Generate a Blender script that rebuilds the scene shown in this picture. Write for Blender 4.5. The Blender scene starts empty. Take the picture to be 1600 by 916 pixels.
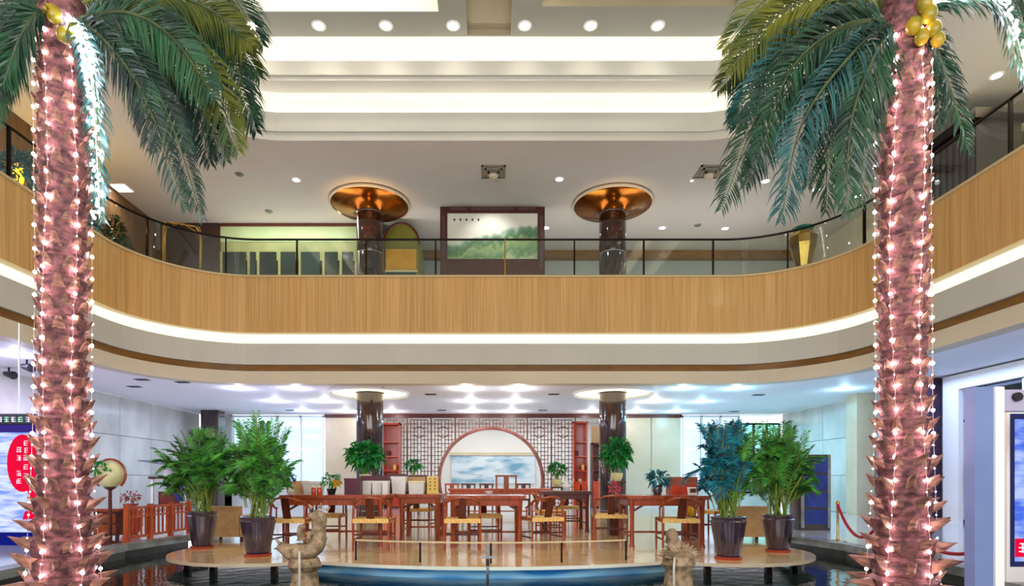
import bpy, bmesh, math, random
from mathutils import Vector, Matrix, Quaternion
random.seed(7)
R = random.Random(11)
PI = math.pi
scene = bpy.context.scene
C = scene.collection

# ------------------------------------------------------------ camera, world, exposure
F, VX, VY = 900.0, 767.0, 750.0          # focal length in px, vanishing point of the 1600x916 frame
EYE = 1.0
cam_d = bpy.data.cameras.new('camera'); cam = bpy.data.objects.new('camera', cam_d); C.objects.link(cam)
cam.location = (0, 0, EYE); cam.rotation_euler = (PI/2, 0, 0)
cam_d.sensor_width = 36; cam_d.lens = 36*F/1600
cam_d.shift_x = (800-VX)/1600; cam_d.shift_y = (VY-458)/1600
cam_d.clip_end = 200
scene.camera = cam
w = bpy.data.worlds.new('world'); scene.world = w; w.use_nodes = True
w.node_tree.nodes['Background'].inputs[0].default_value = (0.93, 0.95, 1.0, 1)
w.node_tree.nodes['Background'].inputs[1].default_value = 1.15
scene.view_settings.view_transform = 'Standard'
scene.view_settings.look = 'None'
scene.view_settings.exposure = 0.55
scene.view_settings.gamma = 1.0
scene.view_settings.use_curve_mapping = False
scene.cycles.max_bounces = 8
scene.cycles.sample_clamp_indirect = 6.0
scene.cycles.caustics_reflective = False
scene.cycles.caustics_refractive = False

def light(name, kind, loc, power, color=(1,1,1), size=0.3, rot=(0,0,0), parent=None, sy=None, spot=2.4):
    d = bpy.data.lights.new(name, kind); d.energy = power; d.color = color
    if kind == 'AREA':
        d.size = size
        if sy: d.shape = 'RECTANGLE'; d.size_y = sy
    elif kind == 'SPOT':
        d.spot_size = spot; d.spot_blend = 0.8; d.shadow_soft_size = size
    else:
        d.shadow_soft_size = size
    o = bpy.data.objects.new(name, d); C.objects.link(o); o.location = loc; o.rotation_euler = rot
    if parent: o.parent = parent
    return o
# added fill lights: one behind the viewer washing the atrium, the rest on the balcony
light('hall_fill', 'AREA', (0, -2.9, 5.2), 1150, (.98, .97, 1), 15, (math.radians(98), 0, 0), sy=6)
light('balcony_fill', 'AREA', (-3.5, 16.6, 6.2), 60, (1, .97, .93), 9, (PI, 0, 0), sy=.8)  # unseen fills behind the parapet, added to brighten the upper ceiling
light('balcony_fill', 'AREA', (4.5, 16.6, 6.2), 60, (1, .97, .93), 9, (PI, 0, 0), sy=.8)
light('balcony_fill', 'AREA', (-9.1, 9, 6.2), 45, (1, .95, .9), .8, (PI, 0, 0), sy=10)
light('balcony_fill', 'AREA', (9.6, 9, 6.2), 45, (1, .97, .9), .8, (PI, 0, 0), sy=10)
# purple and blue coloured washes at the two sides of the lower lobby
light('riser_fill', 'AREA', (0, 6.3, -.08), 4, (.3, .65, 1), 4.2, (PI/2, 0, 0), sy=.08)  # added unseen blue fill that brightens the pool riser
light('side_wash_lamp', 'AREA', (-9.3, 10.5, 3.3), 100, (.66, .58, 1), 1.6, (0, 0, 0), sy=6)
light('side_wash_lamp', 'AREA', (9.6, 11.0, 3.3), 130, (.42, .55, 1), 1.5, (0, 0, 0), sy=7)
light('side_wash_lamp', 'AREA', (8.3, 18.5, 3.3), 100, (.25, .75, 1), 2.5, (0, 0, 0), sy=3)
light('side_wash_lamp', 'AREA', (-8.0, 18.8, 3.3), 70, (.55, .7, 1), 2.5, (0, 0, 0), sy=3)
# warm uplights on the palm crowns
for px_, tx_, pw_ in ((-2.3, -2.45, 900), (2.5, 2.6, 600)):
    light('palm_uplight', 'SPOT', (px_, 7.6, 2.4), pw_, (1, .66, .22), .1, Vector((tx_-px_, 5.2-7.6, 5.1-2.4)).to_track_quat('-Z', 'Y').to_euler(), spot=.75)

# ------------------------------------------------------------ helpers
def W(px, py, D):
    return Vector(((px-VX)*D/F, D, EYE+(VY-py)*D/F))
def srgb(h):
    h = h.lstrip('#'); out = []
    for i in (0, 2, 4):
        c = int(h[i:i+2], 16)/255
        out.append(c/12.92 if c <= .04045 else ((c+.055)/1.055)**2.4)
    return (*out, 1)
MATS = {}
def mat(name, c1, c2=None, rough=.5, metal=0, scale=(4,4,4), bump=0, bscale=None, rnd=0, coat=0, detail=4, lo=.35, hi=.65, emit=0, spec=.5, trans=0, ior=1.45):
    if name in MATS: return MATS[name]
    m = bpy.data.materials.new(name); m.use_nodes = True; nt = m.node_tree; b = nt.nodes['Principled BSDF']
    c1 = srgb(c1); c2 = srgb(c2) if c2 else c1
    b.inputs['Roughness'].default_value = rough; b.inputs['Metallic'].default_value = metal
    b.inputs['Coat Weight'].default_value = coat; b.inputs['Coat Roughness'].default_value = .08
    b.inputs['Specular IOR Level'].default_value = spec
    b.inputs['Transmission Weight'].default_value = trans; b.inputs['IOR'].default_value = ior
    tc = nt.nodes.new('ShaderNodeTexCoord'); mp = nt.nodes.new('ShaderNodeMapping'); mp.inputs['Scale'].default_value = scale
    nt.links.new(tc.outputs['Object'], mp.inputs[0])
    n = nt.nodes.new('ShaderNodeTexNoise'); n.inputs['Scale'].default_value = 1; n.inputs['Detail'].default_value = detail
    nt.links.new(mp.outputs[0], n.inputs['Vector'])
    mr = nt.nodes.new('ShaderNodeMapRange'); mr.inputs[1].default_value = lo; mr.inputs[2].default_value = hi
    nt.links.new(n.outputs[0], mr.inputs[0])
    mx = nt.nodes.new('ShaderNodeMix'); mx.data_type = 'RGBA'; mx.inputs[6].default_value = c1; mx.inputs[7].default_value = c2
    nt.links.new(mr.outputs[0], mx.inputs[0]); col = mx.outputs[2]
    if rnd:
        oi = nt.nodes.new('ShaderNodeObjectInfo'); m2 = nt.nodes.new('ShaderNodeMapRange')
        m2.inputs[3].default_value = 1-rnd; m2.inputs[4].default_value = 1+rnd
        nt.links.new(oi.outputs['Random'], m2.inputs[0])
        h = nt.nodes.new('ShaderNodeHueSaturation'); nt.links.new(m2.outputs[0], h.inputs['Value']); nt.links.new(col, h.inputs['Color']); col = h.outputs[0]
        vm = nt.nodes.new('ShaderNodeVectorMath'); vm.operation = 'MULTIPLY_ADD'; vm.inputs[1].default_value = (37, 37, 37)
        nt.links.new(oi.outputs['Random'], vm.inputs[0]); nt.links.new(mp.outputs[0], vm.inputs[2]); nt.links.new(vm.outputs[0], n.inputs['Vector'])
    nt.links.new(col, b.inputs['Base Color'])
    if emit:
        nt.links.new(col, b.inputs['Emission Color']); b.inputs['Emission Strength'].default_value = emit
    if bump:
        n2 = nt.nodes.new('ShaderNodeTexNoise'); n2.inputs['Scale'].default_value = 1; n2.inputs['Detail'].default_value = 5
        mp2 = nt.nodes.new('ShaderNodeMapping'); mp2.inputs['Scale'].default_value = bscale or scale
        nt.links.new(tc.outputs['Object'], mp2.inputs[0]); nt.links.new(mp2.outputs[0], n2.inputs['Vector'])
        bp = nt.nodes.new('ShaderNodeBump'); bp.inputs['Strength'].default_value = bump; bp.inputs['Distance'].default_value = .02
        nt.links.new(n2.outputs[0], bp.inputs['Height']); nt.links.new(bp.outputs[0], b.inputs['Normal'])
    MATS[name] = m; return m
def emat(name, color, strength):
    if name in MATS: return MATS[name]
    m = bpy.data.materials.new(name); m.use_nodes = True; nt = m.node_tree; nt.nodes.clear()
    o = nt.nodes.new('ShaderNodeOutputMaterial'); e = nt.nodes.new('ShaderNodeEmission')
    e.inputs[0].default_value = srgb(color); e.inputs[1].default_value = strength
    nt.links.new(e.outputs[0], o.inputs[0]); MATS[name] = m; return m
def glassmat(name, tint, refl=1.0, base=.04):
    if name in MATS: return MATS[name]
    m = bpy.data.materials.new(name); m.use_nodes = True; nt = m.node_tree; nt.nodes.clear()
    o = nt.nodes.new('ShaderNodeOutputMaterial'); t = nt.nodes.new('ShaderNodeBsdfTransparent'); g = nt.nodes.new('ShaderNodeBsdfGlossy')
    t.inputs[0].default_value = srgb(tint); g.inputs['Roughness'].default_value = .01
    f = nt.nodes.new('ShaderNodeFresnel'); f.inputs[0].default_value = 1.5
    ma = nt.nodes.new('ShaderNodeMath'); ma.operation = 'MULTIPLY_ADD'; ma.inputs[1].default_value = refl; ma.inputs[2].default_value = base; ma.use_clamp = True
    nt.links.new(f.outputs[0], ma.inputs[0])
    mx = nt.nodes.new('ShaderNodeMixShader'); nt.links.new(ma.outputs[0], mx.inputs[0]); nt.links.new(t.outputs[0], mx.inputs[1]); nt.links.new(g.outputs[0], mx.inputs[2])
    nt.links.new(mx.outputs[0], o.inputs[0]); MATS[name] = m; return m

class MB:
    def __init__(s): s.v = []; s.f = []; s.smooth = False
    def add(s, vs, fs):
        k = len(s.v); s.v += [tuple(v) for v in vs]; s.f += [tuple(i+k for i in f) for f in fs]; return s
    def box(s, x0, x1, y0, y1, z0, z1):
        return s.add([(x0,y0,z0),(x1,y0,z0),(x1,y1,z0),(x0,y1,z0),(x0,y0,z1),(x1,y0,z1),(x1,y1,z1),(x0,y1,z1)],
                     [(0,3,2,1),(4,5,6,7),(0,1,5,4),(1,2,6,5),(2,3,7,6),(3,0,4,7)])
    def cbox(s, cx, cy, cz, sx, sy, sz): return s.box(cx-sx/2, cx+sx/2, cy-sy/2, cy+sy/2, cz-sz/2, cz+sz/2)
    def tube(s, pts, r, n=8, cap=True):
        pts = [Vector(p) for p in pts]; rs = r if isinstance(r, (list, tuple)) else [r]*len(pts)
        rings = []; up = None
        for i, p in enumerate(pts):
            d = (pts[min(i+1, len(pts)-1)]-pts[max(i-1, 0)]).normalized()
            if up is None:
                up = Vector((0, 0, 1)) if abs(d.z) < .9 else Vector((0, 1, 0))
            a = d.cross(up).normalized(); b = a.cross(d).normalized(); up = b
            rings.append([p+(a*math.cos(2*PI*j/n)+b*math.sin(2*PI*j/n))*rs[i] for j in range(n)])
        vs = [v for r_ in rings for v in r_]; fs = []
        for i in range(len(pts)-1):
            for j in range(n): fs.append((i*n+j, i*n+(j+1) % n, (i+1)*n+(j+1) % n, (i+1)*n+j))
        if cap: fs.append(tuple(range(n))[::-1]); fs.append(tuple((len(pts)-1)*n+j for j in range(n)))
        return s.add(vs, fs)
    def bar(s, a, b, wd, dp=None):
        a, b = Vector(a), Vector(b); dp = dp or wd; d = (b-a).normalized()
        up = Vector((0,1,0)) if abs(d.y) < .9 else Vector((0,0,1))
        u = d.cross(up).normalized()*wd/2; v = u.cross(d).normalized()*dp/2
        vs = [a-u-v, a+u-v, a+u+v, a-u+v, b-u-v, b+u-v, b+u+v, b-u+v]
        return s.add(vs, [(0,3,2,1),(4,5,6,7),(0,1,5,4),(1,2,6,5),(2,3,7,6),(3,0,4,7)])
    def lathe(s, prof, n=24, c=(0,0,0), wob=None, cap=True):
        vs = []; fs = []
        for i, (r, z) in enumerate(prof):
            for j in range(n):
                a = 2*PI*j/n; rr = r*(wob(a, z) if wob else 1)
                vs.append((c[0]+rr*math.cos(a), c[1]+rr*math.sin(a), c[2]+z))
        for i in range(len(prof)-1):
            for j in range(n): fs.append((i*n+j, i*n+(j+1) % n, (i+1)*n+(j+1) % n, (i+1)*n+j))
        if cap:
            if prof[0][0] > 1e-4: fs.append(tuple(range(n))[::-1])
            if prof[-1][0] > 1e-4: fs.append(tuple((len(prof)-1)*n+j for j in range(n)))
        return s.add(vs, fs)
    def blob(s, c, r, n=12, m=8, rot=None, noise=0):
        vs = []; fs = []; r = r if isinstance(r, (tuple, list)) else (r, r, r)
        for i in range(m+1):
            t = PI*i/m
            for j in range(n):
                a = 2*PI*j/n; k = 1+(R.uniform(-noise, noise) if noise and 0 < i < m else 0)
                v = Vector((r[0]*math.sin(t)*math.cos(a)*k, r[1]*math.sin(t)*math.sin(a)*k, r[2]*math.cos(t)*k))
                if rot: v = rot @ v
                vs.append(v+Vector(c))
        for i in range(m):
            for j in range(n): fs.append((i*n+j, (i+1)*n+j, (i+1)*n+(j+1) % n, i*n+(j+1) % n))
        return s.add(vs, fs)
    def mesh(s, name):
        me = bpy.data.meshes.new(name); me.from_pydata(s.v, [], s.f); me.validate()
        if s.smooth:
            me.polygons.foreach_set('use_smooth', [True]*len(me.polygons))
            try: me.set_sharp_from_angle(angle=math.radians(40))
            except Exception: pass
        me.update(); return me
    def build(s, name, m, parent=None, loc=None, rz=0, smooth=False):
        s.smooth = smooth
        return ob(name, s.mesh(name), m, parent, loc, rz)
def ob(name, me, m=None, parent=None, loc=None, rz=0):
    o = bpy.data.objects.new(name, me); C.objects.link(o)
    if m is not None and not me.materials: me.materials.append(m)
    if parent: o.parent = parent
    if loc is not None: o.location = loc
    if rz: o.rotation_euler = (0, 0, rz)
    return o
def tag(o, label, cat, group=None, kind=None):
    o['label'] = label; o['category'] = cat
    if group: o['group'] = group
    if kind: o['kind'] = kind
    return o
def thing(name, label, cat, loc=(0,0,0), rz=0, group=None):
    o = bpy.data.objects.new(name, None); C.objects.link(o); o.location = loc; o.rotation_euler = (0,0,rz); o.empty_display_size = .1
    return tag(o, label, cat, group)
def struct(o): o['kind'] = 'structure'; return o
def dup(root, loc=None, rz=None, label=None, group=None, scale=None):
    def cp(o, par):
        c = o.copy(); C.objects.link(c)
        if par: c.parent = par
        for ch in [x for x in KIDS.get(o.name, [])]: cp(ch, c)
        return c
    KIDS = {}
    for x in C.objects:
        if x.parent: KIDS.setdefault(x.parent.name, []).append(x)
    r = cp(root, None)
    if loc is not None: r.location = loc
    if rz is not None: r.rotation_euler = (0, 0, rz)
    if label: r['label'] = label
    if group: r['group'] = group
    if scale: r.scale = (scale,)*3
    return r
def upath(hw, yb, r, y0, n=14, step=2.0):
    """rounded U seen from above: left side, back, right side; (x, y, nx, ny), normals pointing out of the atrium"""
    p = []; k = max(2, int((yb-r-y0)/step))
    for i in range(k): p.append((-hw, y0+(yb-r-y0)*i/k, -1, 0))
    for i in range(n+1):
        a = PI-PI/2*i/n; p.append((-hw+r+r*math.cos(a), yb-r+r*math.sin(a), math.cos(a), math.sin(a)))
    for i in range(n+1):
        a = PI/2-PI/2*i/n; p.append((hw-r+r*math.cos(a), yb-r+r*math.sin(a), math.cos(a), math.sin(a)))
    for i in range(k-1, -1, -1): p.append((hw, y0+(yb-r-y0)*i/k, 1, 0))
    return p
def sweep(prof, path, closed=False):
    m = MB(); n = len(prof)
    vs = [(x+nx*o, y+ny*o, z) for (x, y, nx, ny) in path for (o, z) in prof]; fs = []
    for i in range(len(path)-1):
        for j in range(n if closed else n-1):
            fs.append((i*n+j, i*n+(j+1) % n, (i+1)*n+(j+1) % n, (i+1)*n+j))
    if closed: fs += [tuple(range(n)), tuple((len(path)-1)*n+j for j in range(n))[::-1]]
    return m.add(vs, fs)
def fill(outer, holes, z):
    bm = bmesh.new(); es = []
    for loop in [outer]+holes:
        vs = [bm.verts.new((p[0], p[1], z)) for p in loop]
        for i in range(len(vs)): es.append(bm.edges.new((vs[i], vs[(i+1) % len(vs)])))
    bmesh.ops.triangle_fill(bm, edges=es, use_beauty=True)
    me = bpy.data.meshes.new('plane'); bm.to_mesh(me); bm.free()
    m = MB(); m.v = [tuple(v.co) for v in me.vertices]; m.f = [tuple(p.vertices) for p in me.polygons]
    bpy.data.meshes.remove(me); return m
def rect(x0, x1, y0, y1): return [(x0, y0), (x1, y0), (x1, y1), (x0, y1)]

# ------------------------------------------------------------ materials
M = {}
M['plaster'] = mat('plaster', '#cfcdc2', '#c6c4ba', .7, scale=(.6,.6,.6))
M['ceil_up'] = mat('upper_ceiling_paint', '#cfcbc6', '#c8c4be', .7, scale=(.4,.4,.4))
M['ceil_low'] = mat('lower_ceiling_paint', '#f4f4f8', '#eeeef4', .6, scale=(.4,.4,.4))
M['beige'] = mat('beige_plaster', '#d8ccb4', '#d0c4ac', .6, scale=(.5,.5,.5))
M['cove'] = mat('cove_white', '#f6f2e4', rough=.8)
M['panelwood'] = mat('veneer_panel', '#dcb274', '#c49450', .38, scale=(26,26,.5), rnd=.07, coat=.15, lo=.3, hi=.7)
M['stripwood'] = mat('brown_strip', '#8a5f22', '#76501c', .45, scale=(2,2,8))
M['cap'] = mat('parapet_cap', '#cdb98c', rough=.35)
M['darkmetal'] = mat('dark_metal', '#2a2420', rough=.3, metal=.9)
M['brass'] = mat('brass', '#c9a455', '#a98436', .25, 1, scale=(6,6,6))
M['steel'] = mat('steel', '#c8ccd2', rough=.25, metal=1)
M['glass'] = glassmat('clear_glass', '#e6f0e6', .8, .06)
M['winglass'] = glassmat('window_glass', '#dfeef2', 1.0, .03)
M['granite'] = mat('polished_brown_granite', '#3b2018', '#1e1210', .12, scale=(9,9,9), coat=.5)
M['granite_low'] = mat('polished_grey_granite', '#4a3226', '#28222a', .1, scale=(7,7,2), coat=.5)
M['bronze'] = mat('bronze_dish', '#b8701c', '#7a3a10', .18, .9, scale=(1.5,1.5,1.5))
M['marble'] = mat('pale_marble', '#b9bbb4', '#cfcfc8', .16, scale=(1.5,1.5,.8), rnd=.04)
M['tanstone'] = mat('tan_stone', '#d5c8ae', '#c8b998', .3, scale=(1,1,1))
M['purplestone'] = mat('purple_stone', '#4c3c50', '#382c3e', .2, scale=(3,3,3))
M['floor'] = mat('beige_marble_floor', '#f0cf96', '#dcb67c', .17, scale=(1.2,1.2,1.2), coat=.6)
M['floor2'] = mat('grey_marble_floor', '#d4d4d4', '#bcbcbe', .12, scale=(1,1,1), coat=.4)
M['stone_beige'] = mat('muted_beige_paint', '#b0a68a', '#a89e82', .7, scale=(.6,.6,.6))
M['carpet'] = mat('upper_floor_stone', '#8c7a60', '#75664e', .4, scale=(1,1,1))
M['poolstone'] = mat('dark_pool_stone', '#3a3c34', '#20241e', .4, scale=(5,5,5))
M['kerb'] = mat('grey_kerb_stone', '#8f9490', '#6c716c', .25, scale=(4,4,4))
M['redwood'] = mat('rosewood', '#a64a1c', '#7c3012', .3, scale=(30,30,3), coat=.3)
M['redwood2'] = mat('dark_rosewood', '#5c2212', '#42160c', .3, scale=(30,30,3), coat=.3)
M['orangewood'] = mat('orange_wood', '#c45a24', '#a84018', .35, scale=(20,20,3), coat=.2)
M['straw'] = mat('woven_straw', '#f0cc80', '#d0a050', .7, scale=(60,60,60))
M['lattice'] = mat('lattice_wood', '#7c3222', '#5c2418', .4, scale=(8,8,8))
M['lacquer'] = mat('red_lacquer', '#d8481c', '#b42c18', .25, scale=(4,4,1.5), coat=.4)
M['white'] = mat('white_paint', '#eeeeea', rough=.5)
M['boxwhite'] = mat('white_card', '#e6e6de', '#d8dcd4', .5, scale=(8,8,8))
M['stone'] = mat('carved_stone', '#b09878', '#6e5c44', .75, scale=(14,14,14), bump=.6, bscale=(30,30,30))
M['frond'] = mat('palm_leaflet', '#1c4a2c', '#0c2420', .38, scale=(3,3,3), rnd=.3, spec=.7)
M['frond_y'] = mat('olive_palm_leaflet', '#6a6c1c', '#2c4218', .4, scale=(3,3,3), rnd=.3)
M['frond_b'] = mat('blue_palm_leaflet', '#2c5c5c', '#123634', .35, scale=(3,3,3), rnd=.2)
M['rachis'] = mat('palm_rachis', '#4c5a34', '#34422a', .45, scale=(5,5,5))
M['bark'] = mat('palm_bark', '#8c5858', '#482a2c', .7, scale=(14,14,20), bump=.8, bscale=(40,40,30))
M['boot'] = mat('palm_leaf_base', '#a07260', '#5c3a30', .6, scale=(10,10,30), rnd=.25)
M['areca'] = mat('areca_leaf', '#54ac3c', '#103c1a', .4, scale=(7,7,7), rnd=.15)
M['areca_b'] = mat('blue_tinted_areca_leaf', '#2090a0', '#0c3c4c', .4, scale=(7,7,7))
M['cane'] = mat('green_cane', '#8a9a3c', '#5c7a2c', .45, scale=(5,5,9))
M['pot'] = mat('glazed_dark_pot', '#4a3a48', '#2c2430', .15, scale=(22,22,.8), coat=.7)
M['saucer'] = mat('terracotta_saucer', '#b4482c', '#9a3a22', .5, scale=(4,4,4))
M['soil'] = mat('soil', '#2a1e16', '#1a120c', .9, scale=(30,30,30))
M['fruit'] = mat('green_fruit', '#56601c', '#b89420', .3, scale=(4,4,4), rnd=.2)
M['leaf'] = mat('bright_leaf', '#2f9a44', '#1c6c34', .35, scale=(6,6,6))
M['bluefab'] = mat('blue_fabric', '#1c34b0', '#142680', .6, scale=(4,4,4))
M['tanfab'] = mat('tan_fabric', '#cfa878', '#bf9868', .75, scale=(8,8,8))
M['rope'] = mat('red_velvet_rope', '#c01830', '#98101f', .6, scale=(30,30,30))
M['black'] = mat('black_plastic', '#1a1a1e', rough=.4)
M['yellow'] = mat('yellow_petals', '#f0c010', '#d8a008', .5, scale=(9,9,9))
M['pink'] = mat('pink_petals', '#d8607c', '#b84060', .5, scale=(9,9,9))
M['maroon'] = mat('maroon_box', '#5c1430', '#48102a', .4, scale=(3,3,3))
M['cream'] = mat('cream_ceramic', '#e8e4b0', '#d4d498', .3, scale=(6,6,6))
M['led'] = emat('led_strip', '#fffaee', 7.5)
M['glow'] = emat('cove_diffuser', '#fff4cc', 1.1)
M['lens'] = emat('lamp_lens', '#fff6e2', 14.0)
M['lens_b'] = emat('cool_lamp_lens', '#e8f2ff', 12.0)
M['bulb'] = emat('fairy_bulb', '#ffdce2', 46.0)
M['wire'] = mat('clear_wire', '#c8a8a0', rough=.4)

# ------------------------------------------------------------ large structure
HW, YB, RB = 8.2, 14.5, 2.3
CW, CY, CR = 6.6, 13.07, 1.9
Zc, Zl = 8.70, 3.42
bal = upath(HW, YB, RB, -3.0)
cov = upath(CW, CY, CR, -3.0)

def fascia(prof, name, m, path=bal, closed=True, lab=None):
    o = sweep(prof, path, closed).build(name, M[m] if isinstance(m, str) else m)
    struct(o); return o
# parapet body behind the veneer, with its veneer panels as parts
par = fascia([(.05, 4.71), (.30, 4.71), (.30, 6.10), (.05, 6.10)], 'trim_1', 'beige')
PW = .298
pm = MB().box(-PW/2, PW/2, -.025, .025, 4.71, 6.10).mesh('veneer_panel'); pm.materials.append(M['panelwood'])
# walk along the U and lay a panel every 0.30 m
def walk(path, step, o=0.0, start=0.0):
    pts = [(Vector((x+nx*o, y+ny*o)), Vector((nx, ny))) for x, y, nx, ny in path]
    out = []; acc = start; L = 0
    for i in range(len(pts)-1):
        a, b = pts[i][0], pts[i+1][0]; d = (b-a).length
        while acc <= L+d:
            t = (acc-L)/d; nn = (pts[i][1]*(1-t)+pts[i+1][1]*t).normalized()
            out.append((a.lerp(b, t), nn)); acc += step
        L += d
    return out
fine = upath(HW, YB, RB, -3.0, n=40)
for p, nn in walk(fine, .30, .02, .15):
    if p.y < 1.5: continue
    o = ob('veneer_panel', pm, None, par, (p.x, p.y, 0)); o.rotation_euler = (0, 0, math.atan2(nn.y, nn.x)-PI/2)
fascia([(-.03, 6.10), (.33, 6.10), (.33, 6.15), (-.03, 6.15)], 'trim_2', 'cap')
o = sweep([(.20, 4.43), (.20, 4.71)], bal).build('trim_3', M['glow']); struct(o)      # lit diffuser of the cove light
fascia([(-.02, 3.90), (.30, 3.90), (.30, 4.43), (.0, 4.43)], 'trim_4', 'plaster')
fascia([(.05, 3.74), (.30, 3.74), (.30, 3.90), (.05, 3.90)], 'trim_5', 'stripwood')
fascia([(-.02, 3.42), (.30, 3.42), (.30, 3.74), (.02, 3.74)], 'trim_6', 'beige')
# tiers of the atrium ceiling
fascia([(0, 8.70), (0, 8.88), (-.05, 8.88), (-.05, 8.96), (.02, 8.98), (.02, 9.35), (.08, 9.35), (.08, 9.30), (.6, 9.30)], 'trim_7', 'plaster', cov, False)
fascia([(.6, 9.30), (.6, 9.95), (-.05, 9.95)], 'trim_8', 'cove', cov, False)
fascia([(-.05, 9.95), (-.05, 9.75), (-.45, 9.75), (-.45, 9.84), (-.50, 9.84), (-.50, 9.90), (-.47, 9.92), (-.47, 10.17), (-.41, 10.17), (-.41, 10.12), (.1, 10.12)], 'trim_9', 'plaster', cov, False)
fascia([(.1, 10.12), (.1, 10.8), (-.73, 10.8), (-.73, 10.5)], 'trim_10', 'cove', cov, False)
for nm, oo, z in (('led_strip', .2, 9.32), ('led_strip', -.28, 10.14)):
    s = sweep([(oo, z), (oo+.09, z)], cov).build(nm, M['led'])
    tag(s, 'cream light strip in the lower ceiling cove' if z < 10 else 'cream light strip in the upper ceiling cove', 'light strip')
# ceilings
U = [(p[0], p[1]) for p in cov]
struct(fill(rect(-16, 16, -3.05, 23), [[(a, max(b, -3)) for a, b in U]], Zc).build('ceiling', M['ceil_up']))
Ui = [(p[0]-.73*p[2], p[1]-.73*p[3]) for p in cov]
cof = [rect(-4.9, -1.06, 6.5, 11.68), rect(1.02, 4.9, 6.5, 11.55), rect(-.5, .42, 5.5, 12.3)]
top = struct(fill(Ui, cof, 10.5).build('ceiling_top', mat('grey_ceiling_paint', '#a6a89e', '#9ea096', .7, scale=(.5,.5,.5))))
for i, (h, m, dz) in enumerate(zip(cof, ('cove', 'stone_beige', 'stone_beige'), (.35, .35, .12))):
    x0, y0, x1, y1 = h[0][0], h[0][1], h[2][0], h[2][1]
    b = MB().add([(x, y, z) for z in (10.5, 10.5+dz) for x, y in h], [(0,1,5,4),(1,2,6,5),(2,3,7,6),(3,0,4,7),(4,5,6,7)])
    b.build('coffer', M[m], top)
MB().box(-4.8, -1.2, 11.2, 11.26, 10.6, 10.63).build('light_strip', M['led'], top)
MB().box(1.1, 1.14, 7, 11.4, 10.6, 10.63).build('light_strip', M['led'], top)
B2 = [(p[0]+.29*p[2], p[1]+.29*p[3]) for p in bal]
struct(fill(rect(-10.75, 10.75, -3.05, 22.9), [[(a, max(b, -3)) for a, b in B2]], Zl).build('ceiling_lower', M['ceil_low']))
struct(fill(rect(-16, 16, -3.05, 20), [[(a, max(b, -3)) for a, b in [(p[0]+.3*p[2], p[1]+.3*p[3]) for p in bal]]], 6.05).build('floor_upper', M['carpet']))
# ground floor with the pool cut out
def arc(cx, cy, r, a0, a1, n=16): return [(cx+r*math.cos(math.radians(a0+(a1-a0)*i/n)), cy+r*math.sin(math.radians(a0+(a1-a0)*i/n))) for i in range(n+1)]
LX, LY, LR = 3.05, 8.15, 1.35
pool_out = [(-5.1, 5.35), (5.1, 5.35), (5.25, 8.5), (5.0, 9.9)]
# platform tongue with its two round lobes (right to left)
tong = [(4.99, 9.9)] + arc(LX, LY, LR, 25, -118, 22) + arc(0, 11.6, 5.03, -63, -117, 16) + arc(-LX, LY, LR, -62, -205, 22) + [(-5.19, 9.9)]
pool = pool_out + tong + [(-5.2, 9.9), (-5.4, 8.5)]
PA = rect(-2.449, 2.449, 9.4, 20.9)
fl = fill(rect(-13, 13, -3, 24.5), [pool], 0).build('floor', M['floor2']); struct(fl)
pl = [(4.99, 11.0)] + tong + [(-5.19, 11.0)]
m = fill(pl, [], .006); o = m.build('floor_platform', M['floor']); struct(o)
struct(MB().box(-5.19, 4.99, 11.0, 16.0, .001, .006).build('floor_tearoom', M['floor']))
def ribbon(pts, z0, z1, off=0):
    m = MB(); n = len(pts)
    return m.add([(p[0], p[1], z) for p in pts for z in (z0, z1)], [(2*i, 2*i+2, 2*i+3, 2*i+1) for i in range(n-1)])
struct(ribbon(tong, -.035, .006).build('trim_11', M['tanstone']))
mid = arc(0, 11.75, 5.0, -63.5, -116.5, 20)
# blue riser with wavy light ripples painted into its colour
def bluemat():
    m = bpy.data.materials.new('blue_pool_riser'); m.use_nodes = True; nt = m.node_tree; b = nt.nodes['Principled BSDF']
    tc = nt.nodes.new('ShaderNodeTexCoord'); wv = nt.nodes.new('ShaderNodeTexWave'); wv.wave_type = 'BANDS'; wv.bands_direction = 'Z'
    wv.inputs['Scale'].default_value = 1.1; wv.inputs['Distortion'].default_value = 5; wv.inputs['Detail'].default_value = 1; wv.inputs['Detail Scale'].default_value = .8
    nt.links.new(tc.outputs['Object'], wv.inputs[0]); cr = nt.nodes.new('ShaderNodeValToRGB')
    cr.color_ramp.elements[0].color = srgb('#1c74a8'); cr.color_ramp.elements[1].color = srgb('#86aebc'); cr.color_ramp.elements[0].position = .45
    nt.links.new(wv.outputs[0], cr.inputs[0]); nt.links.new(cr.outputs[0], b.inputs['Base Color']); b.inputs['Roughness'].default_value = .15
    return m
struct(ribbon(mid, -.5, -.03).build('trim_12', bluemat()))
struct(ribbon([(5.1, 5.35), (-5.1, 5.35)], -.5, 0).build('wall_pool_front', M['poolstone']))
edge = [(5.1, 5.35), (5.25, 8.5), (5.0, 9.9)]
edge2 = [(-5.1, 5.35), (-5.4, 8.5), (-5.2, 9.9)]
struct(ribbon(edge, -.5, 0).build('wall_pool_right', M['poolstone'])); struct(ribbon(edge2, -.5, 0).build('wall_pool_left', M['poolstone']))
def kerb(pts):
    m = MB()
    for a, b in zip(pts[:-1], pts[1:]):
        m.bar((a[0], a[1], .02), (b[0], b[1], .02), .22, .04)
    # bar's second width is the vertical one here
    return m
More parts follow.
